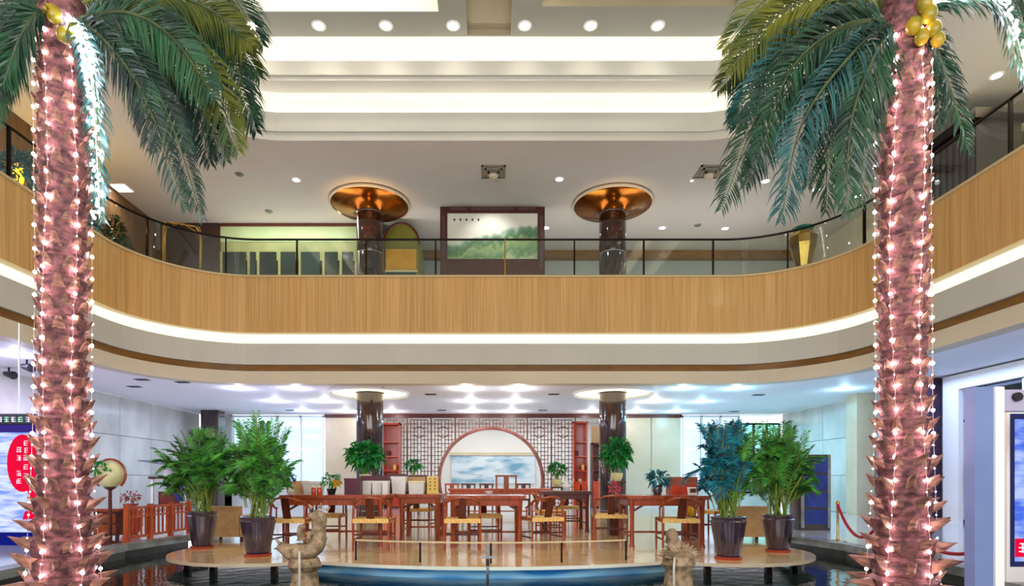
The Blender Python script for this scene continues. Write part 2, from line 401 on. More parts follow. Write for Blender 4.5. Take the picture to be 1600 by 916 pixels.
def kerb2(pts, nm):
    path = []
    for i, p in enumerate(pts):
        a = Vector(pts[max(0, i-1)]); b = Vector(pts[min(len(pts)-1, i+1)]); d = (b-a).normalized(); path.append((p[0], p[1], d.y, -d.x))
    struct(sweep([(-.04, -.05), (.18, -.05), (.18, .05), (-.04, .05)] if nm == 'r' else [(.04, -.05), (-.18, -.05), (-.18, .05), (.04, .05)], path, True).build('trim_13' if nm == 'r' else 'trim_14', M['kerb']))
kerb2(edge, 'r'); kerb2(edge2, 'l')
struct(MB().box(-6, 6, 5.3, 11.4, -.52, -.5).build('floor_pool', M['poolstone']))
wm = bpy.data.materials.new('pool_water'); wm.use_nodes = True; nt = wm.node_tree; b = nt.nodes['Principled BSDF']
b.inputs['Base Color'].default_value = srgb('#20302c'); b.inputs['Roughness'].default_value = .03; b.inputs['IOR'].default_value = 1.5; b.inputs['Transmission Weight'].default_value = .45
n_ = nt.nodes.new('ShaderNodeTexNoise'); n_.inputs['Scale'].default_value = 6; tc = nt.nodes.new('ShaderNodeTexCoord'); bp = nt.nodes.new('ShaderNodeBump')
nt.links.new(tc.outputs['Object'], n_.inputs['Vector']); nt.links.new(n_.outputs[0], bp.inputs['Height']); bp.inputs['Strength'].default_value = .08; bp.inputs['Distance'].default_value = .05
nt.links.new(bp.outputs[0], b.inputs['Normal'])
wat = fill([(5.09, 5.36), (5.24, 8.5), (4.99, 9.88), (-5.19, 9.88), (-5.39, 8.5), (-5.09, 5.36)], [], -.16).build('pool_water', wm)
tag(wat, 'dark still water of the lobby pool in front of the platform', 'water', kind='stuff')
# lobe legs
for s in (-1, 1):
    for a in (-150, -110, -70, -20):
        x, y = s*LX+1.1*math.cos(math.radians(a)), LY+1.1*math.sin(math.radians(a))
        o = MB().box(x-.035, x+.035, y-.035, y+.035, -.5, -.03).build('platform_leg', M['darkmetal'], bpy.data.objects['floor_platform'])

# lower walls -------------------------------------------------
XW = 10.75
def panelled(name, pts0, pts1, z0, z1, nx, nz, m, th=.03):
    """a wall plane from pts0 to pts1 with raised stone slabs as parts"""
    a, b = Vector((*pts0, 0)), Vector((*pts1, 0)); d = (b-a); L = d.length; d.normalize(); n = Vector((d.y, -d.x, 0))
    wl = MB(); c = [a-n*.02, b-n*.02, b-n*.2, a-n*.2]
    wl.add([(*p.xy, z) for z in (z0, z1) for p in c], [(0,1,5,4),(1,2,6,5),(2,3,7,6),(3,0,4,7),(4,5,6,7)])
    o = struct(wl.build(name, M['kerb']))
    pw, ph = L/nx, (z1-z0)/nz
    me = MB().box(-pw/2+.008, pw/2-.008, -.02, .02, -ph/2+.008, ph/2-.008).mesh('marble_slab'); me.materials.append(m)
    for i in range(nx):
        for k in range(nz):
            p = a+d*(pw*(i+.5)); q = ob('marble_slab', me, None, o, (p.x, p.y, z0+ph*(k+.5))); q.rotation_euler = (0, 0, math.atan2(d.y, d.x))
    return o
panelled('wall_left', (-XW, -3), (-XW, 21.2), 0, Zl, 16, 3, M['marble'])
struct(MB().box(-16, 16, -3.3, -3.1, 0, 11).build('wall_front', M['beige']))
panelled('wall_right', (XW, 21.2), (XW, 13.5), 0, Zl, 6, 3, M['marble'])
# back wall of the lower lobby: solid bits, windows
BY = 21.35
bw = struct(MB().box(-4.05-2.1, -4.05, BY, BY+.2, 0, Zl).box(4.9, 7.05, BY, BY+.2, 0, Zl).build('wall_back', M['white']))
def board(x0, x1, hdr, nm='wall_board'):
    MB().box(x0, x1, BY-.06, BY-.01, .1, Zl-hdr).build(nm, M['tanstone'], bw)
board(-6.1, -4.95, .12); board(-4.85, -4.1, .12)
board(5.0, 5.9, .12); board(5.95, 7.0, .12)
MB().box(-6.15, -4.0, BY-.1, BY, Zl-.13, Zl).box(4.0, 7.05, BY-.1, BY, Zl-.13, Zl).build('header', M['redwood2'], bw)
def window(nm, x0, x1, y, z0, z1, nx, color, strength, fr='white', nz=2):
    f = MB(); t = .06
    f.box(x0, x1, y-.05, y+.05, z0, z0+t).box(x0, x1, y-.05, y+.05, z1-t, z1)
    for i in range(nx+1):
        x = x0+(x1-x0)*i/nx; f.box(max(x0, x-.03), min(x1, x+.03), y-.05, y+.05, z0, z1)
    o = struct(f.build(nm, M[fr]))
    g = (x1-x0)/nx
    for i in range(nx):
        for k in range(nz):
            h = (z1-z0)/nz
            MB().box(x0+g*i+.03, x0+g*(i+1)-.03, y-.005, y+.005, z0+h*k+.02, z0+h*(k+1)-.02).build('pane', M['winglass'], o)
    MB().add([(x0-.1, y+.35, z0-.1), (x1+.1, y+.35, z0-.1), (x1+.1, y+.35, z1+.05), (x0-.1, y+.35, z1+.05)], [(0,1,2,3)]).build('daylight_blind', emat('daylight'+color, color, strength), o)
    return o
window('window_1', -9.6, -6.2, BY, .9, 3.38, 4, '#e6f0ff', 1.5)
window('window_2', 7.1, 9.2, BY, .9, 3.38, 3, '#e8e4ff', 1.5)
window('window_3', 9.25, 10.7, BY, .5, 3.1, 3, '#b4f6e6', 1.2, 'darkmetal')
struct(MB().box(-10.75, -6.15, BY, BY+.2, 0, .9).box(7.05, 10.75, BY, BY+.2, 0, .9).build('wall_back_sill', M['marble']))
struct(MB().box(-10.75, -9.6, BY, BY+.2, 0, Zl).build('wall_back_corner', M['marble']))
# piers
def pier(label, x, y, w_, d_, m, z1=Zl):
    tag(MB().box(x-w_/2, x+w_/2, y-d_/2, y+d_/2, 0, z1).build('pier', M[m]), label, 'pier')
pier('square brown stone pier by the left windows', -9.75, 20.2, .6, .5, 'granite_low')
pier('narrow tan stone pier at the end of the right marble wall', 10.45, 16.3, .5, .5, 'tanstone')
pier('dark purple stone pier behind the right palm trunk', 10.3, 13.9, .75, .5, 'purplestone')
# room behind the moon gate
struct(MB().box(-4.1, 4.9, 24.2, 24.4, 0, Zl).box(-4.3, -4.1, 21.5, 24.4, 0, Zl).box(4.9, 5.1, 21.5, 24.4, 0, Zl).build('wall_gate_room', M['white']))
struct(MB().box(-4.3, 5.1, 22.85, 24.4, Zl-.02, Zl+.1).build('ceiling_gate_room', M['white']))
light('gate_room_lamp', 'AREA', (.3, 22.6, 3.3), 60, (1, .99, .95), 7, (0, 0, 0), sy=1.6)
# outer shell above (upper storey)
struct(MB().box(-10.2, -10.0, -3, 17.2, 6.05, Zc).build('wall_upper_left', mat('brown_veneer', '#6e4c2c', '#5a3c22', .35, scale=(9,9,1), coat=.2)))
struct(MB().box(-16, 16, 19.6, 19.8, 6.05, Zc).build('wall_upper_back', mat('blue_grey_wall', '#b8c0bc', '#a8b2b0', .6, scale=(.5,.5,.5))))
struct(MB().box(11.0, 11.2, -3, 14.2, 6.05, Zc).box(11.0, 11.2, 15.8, 19.6, 6.05, Zc).build('wall_upper_right', mat('green_cream_wall', '#c6cc9c', '#bac08c', .6, scale=(.5,.5,.5))))
struct(MB().box(-12, 12, 19.3, 19.58, 8.45, Zc).build('trim_15', M['stripwood']))

# ------------------------------------------------------------ entrance on the right wall
def entrance():
    o = struct(MB().box(10.55, 10.8, 13.0, 13.45, 0, 3.38).box(10.55, 10.8, -3.0, 13.0, 3.05, 3.38).box(10.6, 10.8, -3, 6.5, 0, 3.05).box(10.55, 10.8, 9.9, 10.15, 0, 3.05).box(10.55, 10.8, 6.5, 6.75, 0, 3.05).build('door_1', M['white']))
    for i, (a, b) in enumerate(((10.15, 11.5), (11.5, 13.0), (6.75, 8.3), (8.3, 9.9))):
        f = MB().box(10.66, 10.72, a, a+.06, 0, 3.05).box(10.66, 10.72, b-.06, b, 0, 3.05).box(10.66, 10.72, a, b, 0, .1).box(10.66, 10.72, a, b, 2.3, 2.36).build('door_frame', M['steel'], o)
        MB().box(10.685, 10.695, a+.06, b-.06, .1, 3.05).build('pane', M['winglass'], f)
        MB().tube([(10.6, b-.2, .8), (10.6, b-.2, 1.4)], .018).build('door_handle', M['steel'], f)
    # vestibule seen through the glass
    struct(MB().box(13.0, 13.1, 2, 14.5, 0, 3.4).build('wall_vestibule', mat('blue_vestibule', '#3c6c9c', '#27507c', .3, scale=(.3,.3,.3))))
    struct(MB().box(10.76, 13.0, 14.3, 14.4, 0, 3.4).build('wall_vestibule_end', M['tanstone']))
    struct(MB().box(10.76, 13.1, 2, 14.4, 3.4, 3.45).build('ceiling_vestibule', M['ceil_low']))
    light('vestibule_lamp', 'AREA', (11.9, 9.5, 3.35), 260, (.6, .82, 1), 1.5, (0,0,0), sy=7)
entrance()

# ------------------------------------------------------------ columns
def column(x, label, low):
    y, r = 16.0, .37
    root = thing('round_column', label, 'column', (x, y, 0 if low else 6.05))
    if low:
        h = Zl; bands = [0, .15, 1.5, 1.73, h]
    else:
        h = Zc-6.05; bands = [0, .12, 1.2, 2.3, h]
    for a, b in zip(bands[:-1], bands[1:]):
        MB().lathe([(r*.985, a), (r, a+.012), (r, b-.012), (r*.985, b)], 28, cap=False).build('granite_drum', M['granite_low' if low else 'granite'], root, smooth=True)
    for b in bands[1:-1]:
        MB().lathe([(r*.99, b-.01), (r*1.01, b-.01), (r*1.01, b+.01), (r*.99, b+.01)], 28, cap=False).build('steel_ring', M['steel'], root, smooth=True)
    if low:
        MB().lathe([(1.05, h-.02), (1.07, h-.06), (1.1, h-.06), (1.1, h-.005)], 40, cap=False).build('ring_trim', M['white'], root, smooth=True)
        MB().lathe([(.42, h-.012), (1.03, h-.012)], 40, cap=False).build('halo_light', emat('halo', '#fff2cc', 1.6), root)
    else:
        MB().lathe([(.37, h-.30), (.45, h-.22), (.7, h-.15), (1.0, h-.10), (1.07, h-.06), (1.08, h-.005)], 48, cap=False).build('flared_dish', M['bronze'], root, smooth=True)
        MB().lathe([(1.06, h-.09), (1.10, h-.07), (1.10, h-.03)], 48, cap=False).build('rim', M['beige'], root, smooth=True)
    return root
column(-3.36, 'left dark polished column of the tea room, behind the bushy plant', True)
column(3.38, 'right dark polished column of the tea room, behind the hanging-leaf plant', True)
column(-3.36, 'left balcony column with an orange-glowing bronze dish at its top', False)
column(3.38, 'right balcony column with a bronze dish at its top', False)
light('column_glow_lamp', 'SPOT', (-3.36, 14.9, 7.2), 60, (1, .55, .15), .08, (math.radians(152), 0, 0), spot=1.6)
light('column_glow_lamp', 'SPOT', (3.38, 14.9, 7.2), 30, (1, .7, .25), .08, (math.radians(152), 0, 0), spot=1.6)

# ------------------------------------------------------------ downlights and vents
def downlight(px, py, z, label, group, r=.075, power=30, lens='lens', color=(1,.95,.86), spot=2.5, glare=1, kind='SPOT'):
    D = F*(z-EYE)/(VY-py); x = (px-VX)*D/F
    t = thing('downlight', label, 'ceiling light', (x, D, z), 0, group)
    MB().lathe([(r*1.0, -.012), (r*1.35, -.012), (r*1.4, -.0005)], 16, cap=False).build('trim_ring', M['white'], t, smooth=True)
    MB().lathe([(0, -.02), (r*.6, -.017), (r, -.008)], 14, cap=False).build('lens', M[lens], t)
    light('lamp', kind, (0, 0, -.05 if kind == 'SPOT' else -.2), power, color, .06 if kind == 'SPOT' else .035, parent=t, spot=spot)
    return t
for i, px in enumerate((393, 498, 603, 708, 820, 923, 1028)):
    downlight(px, 40, 10.5, 'downlight in the atrium ceiling row, %s' % ('farthest left beside the palm leaves', 'second from the left', 'under the left lit coffer, third of the row', 'just left of the ceiling slot', 'just right of the ceiling slot', 'sixth of the row, under the right coffer', 'farthest right of the row')[i], 'downlights in the atrium ceiling row', r=.11, power=13, color=(1,.97,.9))
up = [(463,281,'bright cool downlight left of the orange column dish'), (874,280,'bright cool downlight between painting screen and right column'), (1196,283,'bright downlight among the tips of the right palm'), (1275,296,'small downlight beside the dark palm frond'), (1340,306,'small downlight left of the right palm trunk'), (1035,356,'lit downlight right of the right balcony column'), (1133,357,'lit downlight under the lowest right palm tips'), (853,356,'lit downlight at the right edge of the painting frame'), (1557,118,'bright downlight near the right end of the balcony ceiling'), (1081,282,'tiny pale downlight left of the right palm fronds')]
for px, py, lb in up:
    big = px not in (1081,)
    downlight(px, py, Zc, lb, 'downlights in the balcony ceiling', r=.09 if big else .04, power=38 if big else 8, lens='lens_b', color=(.97,.97,1))
# extra lamps of the side balconies (the left panel light is in view)
t = thing('panel_light', 'square bright panel light left of the white-lit palm frond', 'ceiling light', ((190-VX)*7.7/457, F*7.7/457, Zc))
MB().box(-.22, .22, -.22, .22, -.02, 0).build('frame', M['white'], t)
MB().box(-.18, .18, -.18, .18, -.026, -.021).build('lens', M['lens_b'], t)
light('lamp', 'SPOT', (0, 0, -.08), 70, (1, .97, .92), .15, parent=t, spot=2.6)
low = [(372,607,'left'),(462,607,'l'),(728,607,''),(811,607,''),(1067,607,'r'),(1151,607,'r'),(430,627,'l'),(508,627,''),(735,627,''),(806,627,''),(1024,627,''),(1097,628,'r'),(473,642,'l'),(540,643,''),(612,643,''),(738,643,''),(800,643,''),(925,643,''),(995,643,''),(1057,643,'r'),(1320,608,'r'),(25,554,'l')]
names = ['nearest left downlight above the tall areca', 'nearest-row downlight left of the left column halo', 'nearest-row downlight left of centre', 'nearest-row downlight right of centre', 'nearest-row downlight right of the right column halo', 'nearest-row downlight above the blue areca', 'middle-row downlight above the left areca top', 'middle-row downlight beside the left halo', 'middle-row downlight above the moon gate, left one', 'middle-row downlight above the moon gate, right one', 'middle-row downlight right of the right halo', 'middle-row downlight above the right windows', 'far-row downlight by the left windows', 'far-row downlight over the left tan boards', 'far-row downlight over the red cabinet at left', 'far-row downlight over the gate, left one', 'far-row downlight over the gate, right one', 'far-row downlight over the red pillar at right', 'far-row downlight over the right tan boards', 'far-row downlight by the right windows', 'lone downlight near the right marble wall', 'lone downlight over the video wall']
for (px, py, s), nm in zip(low, names):
    col = (.6,.62,1) if s.startswith('l') else (.38,.74,1) if s == 'r' else (.97, .97, 1)
    downlight(px, py, Zl, nm, 'downlights in the tea room ceiling', r=.085, power=14, lens='lens_b', color=col, kind='POINT')
def vent(px, py, z, label, w_, d_, group):
    D = F*(z-EYE)/(VY-py); t = thing('air_vent', label, 'vent', ((px-VX)*D/F, D, z), 0, group)
    MB().box(-w_/2, w_/2, -d_/2, d_/2, -.012, 0).build('frame', M['kerb'], t)
    for k in range(4):
        y = -d_/2+d_*(k+.7)/4.4; MB().box(-w_/2+.03, w_/2-.03, y-.02, y+.01, -.02, -.012).build('slat', M['black'], t)
for px, py, nm in ((592,606,'dark slot vent in front of the left column'), (673,616,'slot vent right of the left halo'), (865,616,'slot vent left of the right halo'), (453,641,'slot vent near the left windows'), (690,641,'far slot vent above the lattice, left'), (848,641,'far slot vent above the lattice, right'), (1185,617,'round-ended vent above the blue areca'), (1147,643,'far slot vent by the right windows'), (222,593,'slot vent behind the left palm, nearer'), (210,604,'slot vent behind the left palm, farther'), (285,597,'slot vent above the left areca')):
    vent(px, py, Zl, nm, .32, .2, 'vents in the tea room ceiling')
def diffuser(px, py, label):
    D = F*(Zc-EYE)/(VY-py); t = thing('air_diffuser', label, 'vent', ((px-VX)*D/F, D, Zc), 0, 'square air diffusers')
    for s, a in ((.30, .0), (.22, .04), (.14, .07)):
        MB().box(-s, s, -s, -s+.05, -.02-a, -a).box(-s, s, s-.05, s, -.02-a, -a).box(-s, -s+.05, -s, s, -.02-a, -a).box(s-.05, s, -s, s, -.02-a, -a).build('frame', mat('diffuser_grey', '#8c8474', rough=.5), t)
    MB().lathe([(.12, -.1), (.1, -.16), (0, -.18)], 12).build('cone', M['beige'], t)
diffuser(771, 268, 'square air diffuser above the painting screen'); diffuser(1108, 268, 'square air diffuser beside the right palm fronds')
for px, py, nm in ((420,330,'small dark speaker disc left of the orange dish'), (374,272,'small ring detector right of the left palm tips'), (1090,352,'small disc detector by the right palm tips')):
    D = F*(Zc-EYE)/(VY-py)
    tag(MB().lathe([(0, -.03), (.08, -.03), (.11, 0)], 14).build('ceiling_detector', M['kerb'], None, ((px-VX)*D/F, D, Zc)), nm, 'detector')

# ------------------------------------------------------------ glass balustrade of the balcony
bal_t = thing('glass_balustrade', 'curved glass balustrade with a dark handrail along the whole balcony', 'railing', (0, 0, 6.15))
railp = [(x+nx*.12, y+ny*.12, .95) for x, y, nx, ny in fine]
MB().tube(railp, .028, 8).build('handrail', M['darkmetal'], bal_t, smooth=True)
sweep([(.10, .0), (.14, .0), (.14, .05), (.10, .05)], fine, True).build('base_rail', M['darkmetal'], bal_t)
posts = walk(fine, 1.76, .12, .62)
pts_f = walk(fine, .11, .12, .62)
for i, (p, nn) in enumerate(posts):
    o = MB().box(-.018, .018, -.03, .03, 0, .94).build('post', M['brass' if abs(p.x) < .6 else 'darkmetal'], bal_t, (p.x, p.y, 0)); o.rotation_euler = (0, 0, math.atan2(nn.y, nn.x)-PI/2)
    seg = pts_f[i*16:(i+1)*16+1]
    if len(seg) > 3:
        m = MB(); q = [(a.x, a.y) for a, b in seg]; q[0] = tuple(Vector(q[0]).lerp(Vector(q[1]), .3)); q[-1] = tuple(Vector(q[-1]).lerp(Vector(q[-2]), .3))
        ribbon_ = [(x, y, z) for x, y in q for z in (.05, .92)]
        m.add(ribbon_, [(2*k, 2*k+2, 2*k+3, 2*k+1) for k in range(len(q)-1)])
        m.build('glass_pane', M['glass'], bal_t, smooth=True)
# sconces: tiny clamps on the base
# ------------------------------------------------------------ framed painting screen upstairs
def artmat():
    m = bpy.data.materials.new('landscape_painting'); m.use_nodes = True; nt = m.node_tree; b = nt.nodes['Principled BSDF']; b.inputs['Roughness'].default_value = .5
    tc = nt.nodes.new('ShaderNodeTexCoord'); sx = nt.nodes.new('ShaderNodeSeparateXYZ'); nt.links.new(tc.outputs['Object'], sx.inputs[0])
    def noise(sc, det=4):
        n = nt.nodes.new('ShaderNodeTexNoise'); n.inputs['Scale'].default_value = sc; n.inputs['Detail'].default_value = det; nt.links.new(tc.outputs['Object'], n.inputs['Vector']); return n.outputs[0]
    def math_(op, a, b_=None, c=None):
        k = nt.nodes.new('ShaderNodeMath'); k.operation = op
        for i, v in enumerate((a, b_, c)):
            if v is None: continue
            if isinstance(v, (int, float)): k.inputs[i].default_value = v
            else: nt.links.new(v, k.inputs[i])
        return k.outputs[0]
    # ridge height rises to the right
    ridge = math_('MULTIPLY_ADD', sx.outputs[0], .2, 1.9); ridge = math_('ADD', ridge, math_('MULTIPLY_ADD', noise(1.3), .9, -.45))
    d = math_('MULTIPLY', math_('SUBTRACT', ridge, sx.outputs[2]), 6.0)
    cr = nt.nodes.new('ShaderNodeValToRGB'); e = cr.color_ramp.elements; e[0].position = 0; e[0].color = srgb('#f4f4e6'); e[1].position = 1; e[1].color = srgb('#d4dcae')
    for p, c in ((.08, '#ccdccc'), (.2, '#86aa8c'), (.38, '#5c8c64'), (.55, '#b4cc90'), (.8, '#74a074')):
        x = e.new(p); x.color = srgb(c)
    wob = math_('MULTIPLY_ADD', noise(5), .5, -.25)
    nt.links.new(math_('ADD', math_('MULTIPLY', d, .22), wob), cr.inputs[0]); nt.links.new(cr.outputs[0], b.inputs['Base Color']); return m
sc = thing('painting_screen', 'dark-framed standing screen with a green mountain landscape painting', 'painting', (.045, 16.3, 6.05))
S_ = 16.3/900
w2 = 163*S_/2; zt = 1+(750-322)*S_-6.05
fr = MB().box(-w2, -w2+.2, -.06, .06, 0, zt).box(w2-.2, w2, -.06, .06, 0, zt).box(-w2+.2, w2-.2, -.06, .06, zt-.22, zt).box(-w2+.2, w2-.2, -.06, .06, .55, zt-1.52+.0).build('frame', M['redwood2'], sc)
for a, b in ((-1.2, -.72), (-.6, .6), (.72, 1.2)): MB().box(a, b, -.075, -.058, zt-.16, zt-.07).build('carved_inlay', mat('carved_inlay', '#6c4c48', '#4c302c', .5, scale=(30,30,30)), fr)
for s in (-1, 1): MB().box(s*(w2-.1)-.045, s*(w2-.1)+.045, -.075, -.058, .9, zt-.3).build('carved_inlay', M.get('x') or MATS['carved_inlay'], fr)
MB().box(-w2+.2, w2-.2, -.02, .02, zt-1.52, zt-.22).build('canvas', artmat(), sc)
for k in range(5):
    x = -1.1+k*.17
    MB().box(x, x+.05, -.03, -.021, zt-.42, zt-.38).box(x+.015, x+.03, -.03, -.021, zt-.44, zt-.36).build('brush_mark', M['black'], sc)
MB().box(-w2-.05, w2+.05, -.25, .25, .4, .5).box(-w2, -w2+.15, -.2, .2, 0, .4).box(w2-.15, w2, -.2, .2, 0, .4).box(-.1, .1, -.2, .2, 0, .4).build('stand', M['redwood2'], sc)

# ------------------------------------------------------------ left upper shop, arch, right upper rooms
shop = thing('glazed_shopfront', 'pale green glazed shopfront upstairs left of the orange-dish column', 'shopfront', (0, 17.3, 6.05))
def X(px, D=17.3): return (px-VX)*D/F
x0, x1 = X(342), X(598)
MB().box(x0, x1, 0, .1, 2.1, 2.56).build('header', mat('pale_green_header', '#b8c49c', '#a8b88c', .5, scale=(.8,.8,.8)), shop)
MB().box(x0-.05, x1, -.04, .1, 2.56, 2.64).box(x0-.05, x0+.05, -.04, .1, 0, 2.6).build('outer_frame', M['redwood2'], shop)
lv = mat('green_gold_band', '#a8a470', '#86865c', .4, scale=(1,1,1)); MB().box(x0, x1, .02, .1, 1.55, 2.1).build('light_band', lv, shop); MB().box(x0, x1, .04, .1, 0, 1.6).build('dark_back', M['granite'], shop)
for a, b in ((345, 385), (388, 400), (403, 432), (436, 462), (468, 500), (505, 528), (532, 552), (556, 598)):
    f = MB().box(X(a)-.02, X(a)+.05, -.03, .08, 0, 1.8).box(X(a), X(b), -.03, .08, .25, .33).build('mullion', lv, shop)
    MB().box(X(a)+.05, X(b)-.01, .0, .03, .33, 1.8).build('pane', mat('dark_pane', '#1c2626', '#2e3c3c', .08, scale=(1,1,1)), f)
arch = thing('arched_booth', 'green-gold arched booth upstairs right of the orange-dish column', 'booth', (X(627, 17.0), 17.0, 6.05))
aw = 28*17/900
pr = [(-aw, 0), (aw, 0), (aw, 1.9)]+[(aw*math.cos(a*PI/16), 1.9+.62*math.sin(a*PI/16)) for a in range(1, 16)]+[(-aw, 1.9)]
m = MB(); n = len(pr); m.add([(x, y, z) for y in (0, 1.2) for x, z in pr], [tuple(range(n))]+[tuple(range(n, 2*n))[::-1]]+[(i, (i+1) % n, n+(i+1) % n, n+i) for i in range(n)])
m.build('body', mat('olive_panel', '#8c8c38', '#6c6c2c', .35, scale=(1,1,1)), arch)
m = MB().tube([(x, -.02, z) for x, z in pr[2:]]+[(-aw, -.02, 0)], .035, 6).build('arch_trim', M['redwood2'], arch)
MB().box(-aw+.08, aw-.08, -.03, -.005, 1.15, 1.75).build('gold_panel', mat('gold_panel', '#e0a830', '#c88c20', .3, scale=(1,1,3)), arch)
MB().box(-aw+.05, aw-.05, -.04, -.005, 1.08, 1.14).build('ledge', M['cap'], arch)
MB().box(-aw+.08, aw-.08, -.03, -.005, .45, 1.06).build('teal_panel', mat('teal_pane', '#2c5454', '#1c3c40', .1, scale=(2,2,2)), arch)
MB().box(-9.9, X(342), 17.25, 17.4, 6.05, Zc).build('wall_upper_recess', mat('dark_maroon', '#3c2824', '#2c1c1c', .4, scale=(1,1,1)))
struct(bpy.data.objects['wall_upper_recess'])
# right side: lit room behind brown frames
struct(MB().box(10.72, 10.86, 3, 14.3, 8.52, Zc).box(10.72, 10.86, 3, 14.3, 6.05, 6.15).build('trim_16', M['stripwood']))
rr = thing('room_partition', 'glazed partition with brass mullions over the right balcony', 'partition', (10.78, 0, 6.05))
for y in (4.5, 6.2, 7.9, 9.6, 11.2, 11.5, 12.9, 14.2):
    MB().box(-.04, .04, y-.035, y+.035, .1, 2.47).build('mullion', M['brass'], rr)
light('room_lamp', 'AREA', (9.7, 8, 8.6), 130, (1, .97, .7), 1.0, (0,0,0), sy=8)
light('room_lamp', 'AREA', (-9.1, 8, 8.6), 30, (1, .9, .75), .8, (0,0,0), sy=8)
for x in (4.0, 5.9, 7.8, 9.7): light('wall_wash_lamp', 'SPOT', (x, 19.1, 8.4), 130, (.85,.95,1), .05, (math.radians(14),0,0), spot=1.0)
light('painting_lamp', 'SPOT', (0, 15.2, 8.6), 30, (1,1,.95), .05, (math.radians(48), 0, 0), spot=1.5)
light('shop_lamp', 'AREA', (-5.8, 16.3, 8.6), 45, (.95, 1, .82), 3.5, (math.radians(15), 0, 0), sy=.5)
kb = thing('dark_booth', 'dark glossy curtained booth on the right balcony behind the palm trunk', 'booth', (10.1, 12.0, 6.05))
MB().box(-.45, .45, -.55, 1.0, .0, 2.1).build('body', mat('dark_curtain', '#3a3036', '#241c24', .35, scale=(1,12,.3)), kb)
MB().box(-.55, .55, -.65, 1.1, 2.1, 2.3).build('roof', M['darkmetal'], kb)
for k in range(9): MB().box(-.49, -.45, -.5+k*.17, -.40+k*.17, .05, 2.05).build('curtain_fold', MATS['dark_curtain'], kb)
tag(MB().box(0, .05, -.3, .3, 0, .45).build('wall_picture', M['bronze'], None, (10.68, 15.0, 7.1)), 'small brown picture on the wall of the right balcony corner', 'picture')
struct(MB().box(10.75, 11.0, 14.2, 19.6, 6.05, Zc).build('wall_upper_side', M['beige']))

# ------------------------------------------------------------ lattice screen with moon gate
LYd = 21.15
GC, GR = (0.0, 1.0), 1.9
lat = thing('lattice_screen', 'brown wooden lattice screen around the round moon gate at the back', 'screen', (0, LYd, 0))
def clip(a, b):
    """pieces of the 2D segment a-b outside the gate circle"""
    out = []; n = 24; run = None
    for i in range(n):
        p = a.lerp(b, i/n); q = a.lerp(b, (i+1)/n); c = (p+q)/2
        if (c-Vector(GC)).length > GR+.05:
            if run is None: run = [p, q]
            else: run[1] = q
        elif run: out.append(run); run = None
    if run: out.append(run)
    return out
lx0, lx1 = -3.95, 3.1
npan = 8; pwid = (lx1-lx0)/npan
for k in range(npan):
    a0 = lx0+pwid*k; m = MB(); segs = []
    g = pwid/7
    for i in range(1, 7):
        segs.append(((a0+g*i, .1), (a0+g*i, 3.2)))
    for j in range(22):
        z = .15+j*.145
        if j % 2 == 0: segs += [((a0, z), (a0+g*3, z)), ((a0+g*4, z), (a0+pwid, z))]
        else: segs += [((a0+g, z), (a0+g*6, z))]
    for (ax, az), (bx, bz) in segs:
        for p, q in clip(Vector((ax, az)), Vector((bx, bz))): m.bar((p.x, 0, p.y), (q.x, 0, q.y), .026, .03)
    # round motif in the upper part of each panel
    cx, cz = a0+pwid/2, 2.75
    if math.hypot(cx-GC[0], cz-GC[1]) > GR+.3: m.tube([(cx+.2*math.cos(a*PI/8), 0, cz+.2*math.sin(a*PI/8)) for a in range(17)], .014, 4)
    m.build('lattice_panel', M['lattice'], lat)
    for x in ((a0,) if k < npan-1 else (a0, a0+pwid)):
        for p, q in clip(Vector((x, .0)), Vector((x, 3.3))): MB().bar((p.x, 0, p.y), (q.x, 0, q.y), .05, .06).build('stile', M['lattice'], lat)
m = MB().box(lx0-.1, lx1+1.2, -.05, .05, 3.27, Zl).build('top_rail', M['redwood2'], lat)
a0 = math.asin(-1.0/GR)
MB().tube([(GR*math.cos(a0+(PI-2*a0)*i/48), -.0, GC[1]+GR*math.sin(a0+(PI-2*a0)*i/48)) for i in range(49)], .065, 8).build('gate_ring', mat('gate_ring_wood', '#a8685c', '#8c4c40', .4, scale=(3,3,3)), lat, smooth=True)
# mountain mural behind the gate
mm = bpy.data.materials.new('misty_mountain_mural'); mm.use_nodes = True; nt = mm.node_tree; b = nt.nodes['Principled BSDF']
tc = nt.nodes.new('ShaderNodeTexCoord'); mp = nt.nodes.new('ShaderNodeMapping'); mp.inputs['Scale'].default_value = (.7, 1, 2.6); n1 = nt.nodes.new('ShaderNodeTexNoise'); n1.inputs['Scale'].default_value = 1.1; n1.inputs['Detail'].default_value = 3
cr = nt.nodes.new('ShaderNodeValToRGB'); e = cr.color_ramp.elements; e[0].position = .38; e[0].color = srgb('#6fa8c4'); e[1].position = .55; e[1].color = srgb('#dcecf4')
nt.links.new(tc.outputs['Object'], mp.inputs[0]); nt.links.new(mp.outputs[0], n1.inputs['Vector']); nt.links.new(n1.outputs[0], cr.inputs[0]); nt.links.new(cr.outputs[0], b.inputs['Base Color'])
mu = thing('mountain_mural', 'pale blue misty mountain mural seen through the moon gate', 'mural', (0.1, 24.12, 0))
MB().box(-1.75, 1.75, -.03, .03, .85, 2.02).build('canvas', mm, mu)
MB().box(-1.85, 1.85, -.08, .05, 2.02, 2.14).build('picture_ledge', M['tanstone'], mu)
